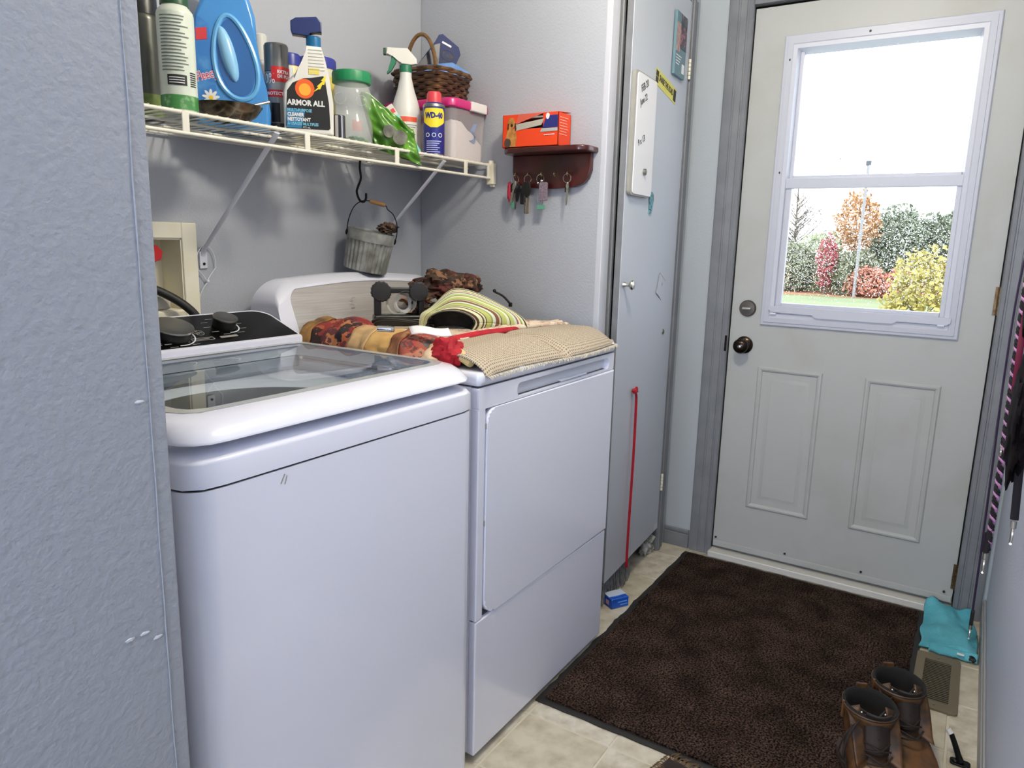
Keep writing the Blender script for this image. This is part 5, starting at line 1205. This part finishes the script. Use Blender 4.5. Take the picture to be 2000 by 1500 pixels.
cloth('folded_hem', teal_fold, 24, 8, teal, t, .005)
obj('white_label_tag', box((-.150, -.025, .022), (.010, .020, .003), .001), 'white_ink', t)
obj('dark_corner', lump((-.135, -.058, .014), (.020, .012, .010), .4, 2, 16, 10, 2), 'black', t)
# floor register
t = thing('floor_register', 'tan metal floor heating register beside the mat', 'floor vent', (1.050, -.915, 0))
rm = mat('tan_register_metal', (120, 110, 88), .4, .3)
obj('frame', join(ring(rrect(.318, .116, .012, 5), rrect(.236, .070, .003, 5), .0005, .006)), rm, t, 30)
obj('dark_well', bx(-.118, .118, -.035, .035, .0004, .0012), 'black', t)
lm = None
for k in range(24):
    x = -.112 + k * .00975
    if lm is None: o = obj('louvre', xf(bx(-.0023, .0023, -.035, .035, 0, .0012), (0, 0, .0036), (0, 12, 0)), rm, t); lm = o.data; o.location = (x, 0, 0)
    else: o = bpy.data.objects.new('louvre', lm); COL.objects.link(o); o.parent = t; o.location = (x, 0, 0)
for x in (-.138, .138): obj('screw', cyl((x, .0, .005), (x, .0, .0075), .0035, 10), 'steel', t)
# door stop
t = thing('door_stop', 'black metal door stop with white rubber tip by the wall', 'door stop', (.684, -.985, 0))
obj('stop_base', join(prism_b(rrect(.026, .044, .008, 4), .0005, .006, .001), ball((0, .010, .006), (.008, .008, .005))), 'iron', t)
obj('stop_arm', tube(spline([(-.004, -.002, .006), (.004, .006, .020), (.012, .016, .042), (.018, .026, .062)], 4), [.008, .008, .0078, .0075, .007, .007, .007, .0068, .0066, .0066, .0064, .0062, .006], 8), 'iron', t)
obj('rubber_tip', cyl((.018, .026, .062), (.022, .034, .070), .0072, 12), mat('white_rubber', (214, 210, 204), .6), t)
# fringed rug corner
t = thing('fringed_rug', 'corner of a dark fringed rug lying in front of the brown mat', 'rug', (.10, -.50, 0), -14)
rgm = mat('dark_brown_woven_rug', (52, 36, 26), .95, vor=(22, [(48, 34, 26), (66, 46, 30), (36, 26, 22), (120, 92, 70), (58, 36, 30)]), bump=(150, .7))
obj('rug_body', bx(-.42, .155, -.30, .155, .001, .012, .003, 2), rgm, t)
rnd = random.Random(8); fr_ = []
for k in range(110):
    y = -.30 + .455 * k / 109; fr_.append(tube([(.150, y, .008), (.168, y + rnd.uniform(-.004, .004), .011), (.180 + rnd.random() * .012, y + rnd.uniform(-.008, .008), .004)], .0015, 4))
for k in range(30):
    x = .155 - .20 * k / 29; fr_.append(tube([(x, .150, .008), (x + rnd.uniform(-.004, .004), .162, .010), (x + rnd.uniform(-.006, .006), .170, .004)], .0015, 4))
obj('fringe', join(*fr_), mat('dark_tan_fringe', (96, 76, 50), .95), t, kind='stuff')

# boots
leather = mat('tan_work_boot_leather', (96, 62, 28), .5, var=(22, (40, 25, 13), (.38, .62)), bump=(60, .3))
dark_l = mat('dark_boot_leather', (26, 18, 13), .65, var=(20, (46, 30, 20)))
lining = mat('black_boot_lining', (14, 13, 13), .95)
def boot(loc, rz, lab, s=1.0):
    t = thing('work_boot', lab, 'boot', loc, rz, 'pair of tan leather work boots')
    # local +X = toe
    secs = [(-.090, .030, .004), ]
    def ringat(cx, cz, a, b, tilt, n=28, e=2.0):
        pts = []
        for k in range(n):
            q = 2 * pi * k / n; pts.append((cx + a * cos(q) * cos(tilt), b * sin(q), cz + a * cos(q) * sin(tilt)))
        return pts
    # upper: rings from toe-ward sole up to the collar, built as a bent tube
    rings = [ringat(.040, .022, .135, .046, 0), ringat(.040, .045, .134, .048, .0), ringat(.030, .065, .124, .047, -.08), ringat(.008, .085, .098, .045, -.28),
             ringat(-.018, .105, .070, .043, -.32), ringat(-.032, .125, .058, .043, -.18), ringat(-.036, .150, .056, .046, -.06), ringat(-.036, .178, .060, .050, .02), ringat(-.035, .192, .062, .052, .04)]
    V = [p for r in rings for p in r]; n = 28; F = []
    for i in range(len(rings) - 1):
        for k in range(n): F.append((i * n + k, i * n + (k + 1) % n, (i + 1) * n + (k + 1) % n, (i + 1) * n + k))
    o = obj('upper', (V, F), leather, t, 180); md = o.modifiers.new('thickness', 'SOLIDIFY'); md.thickness = .004; md.offset = 1
    rin = [ringat(-.036, .100, .046, .036, 0), ringat(-.036, .150, .052, .042, -.06), ringat(-.035, .186, .057, .047, .04), ringat(-.035, .196, .060, .050, .04), ringat(-.035, .1975, .063, .053, .04), ringat(-.035, .186, .066, .056, .04)]
    V = [p for r in rin for p in r]; F = []
    for i in range(len(rin) - 1):
        for k in range(n): F.append((i * n + k, i * n + (k + 1) % n, (i + 1) * n + (k + 1) % n, (i + 1) * n + k))
    F.append(tuple(range(n - 1, -1, -1)))
    obj('padded_collar', (V, F), lining, t, 180)
    sole = [(-.108, -.030), (-.112, 0), (-.108, .030), (-.08, .042), (-.02, .040), (.05, .046), (.12, .050), (.165, .038), (.184, 0), (.165, -.038), (.12, -.050), (.05, -.046), (-.02, -.040), (-.08, -.042)]
    sp = spline([(x, y, 0) for x, y in sole] + [(sole[0][0], sole[0][1], 0)], 4)[:-1]
    obj('rubber_sole', prism_b([(p.x, p.y) for p in sp], .0005, .026, .003), mat('brown_rubber_sole', (52, 34, 22), .7) if 'brown_rubber_sole' not in bpy.data.materials else bpy.data.materials['brown_rubber_sole'], t, 40)
    # tongue, eyelet flaps
    cloth('tongue', lambda u, v: (.005 + .030 * (1 - v) + .012 * sin(pi * u) + (.020 if v > .8 else 0) * (v - .8) * 5, (u - .5) * .050, .110 + .100 * v), 10, 12, dark_l, t, .004)
    for s_ in (-1, 1):
        f_ = cloth('eyelet_flap', lambda u, v: (.046 - .066 * v ** .7 + .012 * sin(pi * v) + .018 * u * (1 - v), s_ * (.020 + .026 * u + .006 * v), .100 + .098 * v - .010 * u), 6, 12, leather, t, .004)
        for k in range(4):
            obj('lace_hook', ball((.042 - .056 * ((k + .5) / 4) ** .7, s_ * .024, .112 + .082 * (k + .5) / 4), .0042, 10, 6), 'nickel', f_)
        obj('pull_tab', bx(-.100, -.094, -.012, .012, .175, .205, .002) if s_ == 1 else bx(-.036, -.030, -.058, -.052, .150, .196, .002), leather, t)
    lc = []
    for k in range(5):
        x = .060 - .066 * (k / 4) ** .8; z = .100 + .074 * k / 4
        lc.append(tube(spline([(x, -.026, z), (x + .014, 0, z + .010), (x - .010, .026, z + .016)], 4), .0022, 6)); lc.append(tube(spline([(x, .026, z), (x + .014, 0, z + .012), (x - .010, -.026, z + .016)], 4), .0022, 6))
    lc.append(tube(spline([(.006, -.026, .180), (.030, -.050, .170), (.040, -.066, .120), (.046, -.060, .060), (.060, -.070, .020)], 5), .0022, 6))
    lc.append(tube(spline([(.006, -.026, .180), (.024, -.060, .150), (.022, -.072, .090), (.034, -.058, .072), (.044, -.070, .110), (.020, -.050, .170)], 5), .0022, 6))
    obj('laces', join(*lc), mat('dark_brown_laces', (32, 22, 17), .8) if 'dark_brown_laces' not in bpy.data.materials else bpy.data.materials['dark_brown_laces'], t)
    t.scale = (1.06 * s, 1.08 * s, .92 * s)
    return t
boot((.475, -.800, .0105), 204, 'nearer tan leather work boot standing on the brown mat', 1.0)
boot((.616, -.850, .0105), 207, 'farther tan leather work boot nearer the floor register', 1.0)

# ================================================================== LEASHES ON THE RIGHT WALL
def clip(parent, p, s=1.0):
    x, y, z = p
    obj('snap_clip', join(cyl((x, y, z), (x, y, z - .012 * s), .0045 * s, 10), tube([(x + .006 * s * sin(a), y, z - .026 * s - .013 * s * cos(a)) for a in [2 * pi * k / 16 - .3 for k in range(15)]], .0021 * s, 6), cyl((x + .006 * s, y, z - .018 * s), (x + .012 * s, y, z - .020 * s), .002 * s, 8)), 'nickel', parent)
t = thing('purple_leash', 'long thin dark purple leash reaching down to the teal cloth', 'leash', (1.30, -.975, 1.50))
obj('leash_strap', tube(spline([(0, -.035, .02), (0, .0, -.30), (0, .003, -.60), (0, -.002, -.85), (0, -.008, -1.15), (0, -.011, -1.37)], 6), .0052, 8, flat=.6), mat('dark_purple_webbing', (44, 26, 58), .7), t)
obj('black_end', box((0, -.012, -1.385), (.014, .010, .050), .003), 'black', t); clip(t, (0, -.012, -1.410), 1.2)
t = thing('rope_leash', 'pink and black braided rope leash hanging on the right wall', 'leash', (1.05, -.984, 1.50))
pinkm = mat('pink_rope', (196, 140, 186), .8); bkm = mat('black_rope', (22, 16, 24), .8)
for ph, m_, nm in ((0, pinkm, 'pink_strand'), (pi, bkm, 'black_strand'), (pi / 2, bkm, 'black_strand')):
    pts = [(.0048 * cos(ph + z * 190), .0048 * sin(ph + z * 190) + .004 * sin(z * 5), -z) for z in [k * .0045 for k in range(238)]]
    obj(nm, tube(pts, .0042, 6), m_, t)
obj('black_sleeve', cyl((0, 0, -1.020), (0, 0, -1.075), .0085, 12), bkm, t); obj('thumb_tab', box((-.002, -.004, -1.03), (.012, .010, .050), .004), bkm, t); clip(t, (0, 0, -1.078), 1.5)
t = thing('black_leash', 'short black webbing leash with a silver clip on the right wall', 'leash', (.50, -.990, 1.20))
obj('leash_strap', tube(spline([(.02, -.004, .10), (.01, .0, -.15), (.0, -.003, -.35), (0, -.010, -.50)], 6), .0075, 8, flat=.35), bkm, t); clip(t, (0, -.010, -.502), 1.3)
t = thing('dog_harness', 'black and dark pink dog harness hanging at the right edge', 'harness', (.56, -.985, 1.17))
hm = mat('black_padded_nylon', (18, 13, 17), .9, bump=(80, .3), spec=.1); pk2 = mat('dark_pink_trim', (104, 16, 50), .8)
obj('padded_body', join(lump((-.04, .002, -.27), (.10, .020, .12), .35, 2, 40, 26, 5), lump((-.01, .006, -.04), (.060, .018, .08), .35, 2, 30, 20, 7)), hm, t)
obj('pink_strap', tube(spline([(.0, .016, .02), (.02, .018, -.06), (.01, .018, -.14), (.02, .016, -.22)], 6), .006, 8, flat=.4), pk2, t)
obj('silver_ring', xf(tube([(.009 * cos(a * pi / 10), 0, .009 * sin(a * pi / 10)) for a in range(20)], .0018, 6, closed=True), (.045, .022, -.355)), 'nickel', t)
t = thing('wall_hook_rail', 'dark wooden hook rail holding the leashes on the right wall', 'hook rail', (.90, YR, 1.54))
obj('rail_board', bx(-.50, .50, .0005, .016, -.03, .03, .004), 'maroon', t)
for x in (-.40, -.34, .15, .40): obj('hook', tube(spline([(x, .016, .0), (x, .035, -.01), (x, .050, .004), (x, .052, .018)], 4), .003, 6), 'iron', t)
for nme in ('purple_leash', 'rope_leash'):
    pass
# ceiling lamp fixture
t = thing('ceiling_lamp', 'round flush ceiling lamp above the hall', 'lamp', (.30, -.50, CEIL))
obj('base_plate', lathe([(.15, -.030), (.16, -.026), (.16, 0), (0, 0)], 40), 'white_dull', t)
obj('glowing_diffuser', lathe([(.0, -.060), (.07, -.058), (.12, -.046), (.145, -.030)], 40), emat('warm_frosted_glass', (255, 226, 180), 1.2), t)

# ================================================================== OUTDOORS
G = -.47
struct('lawn', bx(XD + 2, 27, -20, 26, G - .2, G), mat('autumn_lawn', (118, 132, 94), .95, var=(.8, (134, 140, 102), (.4, .7))))
struct('field', bx(27, 90, -40, 60, G - .2, G + .02), mat('rough_field_grass', (150, 134, 92), .95, var=(.5, (176, 112, 84), (.45, .65))))
def leaves(c, r, n, size, seed, shell=.55):
    rnd = random.Random(seed); V, F = [], []
    for _ in range(n):
        while True:
            p = Vector((rnd.uniform(-1, 1), rnd.uniform(-1, 1), rnd.uniform(-1, 1)))
            if shell < p.length < 1.0: break
        p = p * (1 + .25 * noise.noise(p * 2.2 + Vector((seed, 0, 0))))
        q = Vector((c[0] + p.x * r[0], c[1] + p.y * r[1], c[2] + p.z * r[2]))
        a = Vector((rnd.uniform(-1, 1), rnd.uniform(-1, 1), rnd.uniform(-1, 1))).normalized(); b_ = a.orthogonal().normalized(); s = size * rnd.uniform(.6, 1.3); i = len(V)
        V += [tuple(q + a * s), tuple(q + b_ * s * .6), tuple(q - a * s), tuple(q - b_ * s * .6)]; F.append((i, i + 1, i + 2, i + 3))
    return V, F
def branches(c, h, n, spread, seed, r0=.06):
    rnd = random.Random(seed); out = [tube([(c[0], c[1], G), (c[0] + .05, c[1], G + h * .45), (c[0], c[1] + .05, G + h)], [r0, r0 * .7, r0 * .2], 6)]
    for k in range(n):
        z = G + h * rnd.uniform(.25, .9); a = rnd.uniform(0, 2 * pi); l = spread * rnd.uniform(.5, 1) * (1.2 - (z - G) / h)
        p0 = Vector((c[0], c[1], z)); p1 = p0 + Vector((cos(a) * l * .5, sin(a) * l * .5, l * .45)); p2 = p1 + Vector((cos(a + .3) * l * .5, sin(a + .3) * l * .5, l * .6))
        out.append(tube([p0, p1, p2], [r0 * .35, r0 * .2, r0 * .06], 4))
        for j in range(3):
            b_ = p1.lerp(p2, rnd.random()); a2 = rnd.uniform(0, 2 * pi); out.append(tube([b_, b_ + Vector((cos(a2) * l * .3, sin(a2) * l * .3, l * .35))], [r0 * .1, r0 * .04], 3))
    return join(*out)
bark = mat('grey_brown_bark', (120, 110, 100), .9)
LM = {'dark_green': mat('dark_green_leaves', (112, 122, 98), .8), 'olive': mat('olive_leaves', (126, 130, 102), .8), 'orange': mat('orange_leaves', (180, 138, 96), .8), 'yellow': mat('yellow_leaves', (172, 160, 84), .8),  # leaf colours paled and muted, haze of the view put into them
      'red': mat('red_leaves', (170, 92, 94), .8), 'rust': mat('rust_brush_leaves', (190, 128, 106), .8), 'pale': mat('pale_green_leaves', (160, 170, 130), .8)}
for m_ in LM.values():
    m_.node_tree.nodes['Principled BSDF'].inputs['Transmission Weight'].default_value = 0
def tree(kind, label, x, y, top, rx, rz, colour, n=1600, size=.09, seed=1, trunk=True, cat='tree'):
    t = thing(kind, label, cat, (x, y, G), 0)
    cz = top - rz
    if trunk: obj('trunk', xf(branches((0, 0), cz - G + .2, 6, rx * .8, seed), (0, 0, -G)), bark, t)
    if n: obj('crown', xf(leaves((0, 0, cz - G), (rx, rx, rz), n, size, seed)), LM[colour], t, 0, 'stuff')
    return t
t = thing('bare_tree', 'bare grey autumn tree at the left of the door window', 'tree', (31, 5.9, G)); obj('branches', xf(branches((0, 0), 4.1, 46, 1.7, 3, .09), (0, 0, -G)), bark, t)
obj('sparse_leaves', xf(leaves((0, 0, 2.0), (1.2, 1.4, 1.6), 500, .06, 3)), LM['olive'], t, 0, 'stuff')
t = thing('bare_tree', 'bare leafless tree beyond the lawn at the far left of the window', 'tree', (33, 8.6, G)); obj('branches', xf(branches((0, 0), 4.6, 46, 1.9, 8, .09), (0, 0, -G)), bark, t)
obj('sparse_leaves', xf(leaves((0, 0, 2.0), (1.3, 1.5, 1.7), 500, .06, 4)), LM['pale'], t, 0, 'stuff')
tree('orange_tree', 'orange and yellow autumn tree in the middle of the window view', 29, 3.30, 3.30, .80, 1.1, 'orange', 1500, .08, 5)
tree('evergreen_tree', 'broad dark green tree right of the orange tree', 31, 2.05, 2.85, 1.25, 1.65, 'dark_green', 3800, .10, 6)
tree('evergreen_tree', 'dark green tree behind the yellow shrub', 32, .55, 2.75, 1.20, 1.60, 'dark_green', 3600, .10, 7)
tree('evergreen_tree', 'dark green tree beyond the right edge of the window', 33, -2.2, 3.1, 1.6, 1.9, 'dark_green', 3000, .12, 17)
tree('red_shrub', 'tall narrow red shrub left of the dark trees', 28, 4.05, 1.75, .36, 1.0, 'red', 900, .07, 8, cat='shrub')
for i, (x, y, tp, c_) in enumerate(((29.5, 6.9, 1.7, 'olive'), (29, 5.6, 1.5, 'olive'), (30, 4.7, 1.9, 'pale'), (28.5, 3.2, 1.2, 'olive'), (33, 9.5, 1.6, 'olive'))):
    tree('brush_clump', ['leftmost olive brush clump beyond the lawn', 'olive brush clump below the bare tree', 'pale green brush clump behind the red shrub', 'low olive brush clump below the orange tree', 'far olive brush clump outside the left of the window'][i], x, y, tp, 1.05, (tp - G) * .55, c_, 1900, .09, 20 + i, False, 'shrub')
for i, (x, y) in enumerate(((27.8, 2.6), (27.8, 1.5), (27.9, .5))):
    tree('rust_brush', ['left low rust red brush at the lawn edge', 'middle low rust red brush at the lawn edge', 'right low rust red brush at the lawn edge'][i], x, y, .62, .75, .60, 'rust', 1300, .08, 40 + i, False, 'shrub')
tree('yellow_shrub', 'bright yellow shrub close to the house at the right of the window', 12.5, -.12, 1.30, .62, 1.0, 'yellow', 3000, .055, 50, cat='shrub')
tree('yellow_shrub', 'taller yellow sapling at the right edge of the window', 13.5, -.62, 2.15, .34, 1.1, 'yellow', 700, .05, 51, cat='shrub')
t = thing('utility_pole', 'pale utility pole rising above the trees', 'pole', (27.2, 2.92, G))
obj('pole_shaft', cyl((0, 0, 0), (0, 0, 4.65), .055, 10, .045), mat('weathered_pole', (150, 150, 152), .8), t)
obj('pole_top', box((0, 0, 4.60), (.10, .16, .16), .02), mat('dark_pole_cap', (90, 92, 98), .7), t)
tag(bpy.data.objects['lawn'], 'pale green lawn outside the door window', 'lawn'); bpy.data.objects['lawn']['kind'] = 'structure'; del bpy.data.objects['lawn']['category']
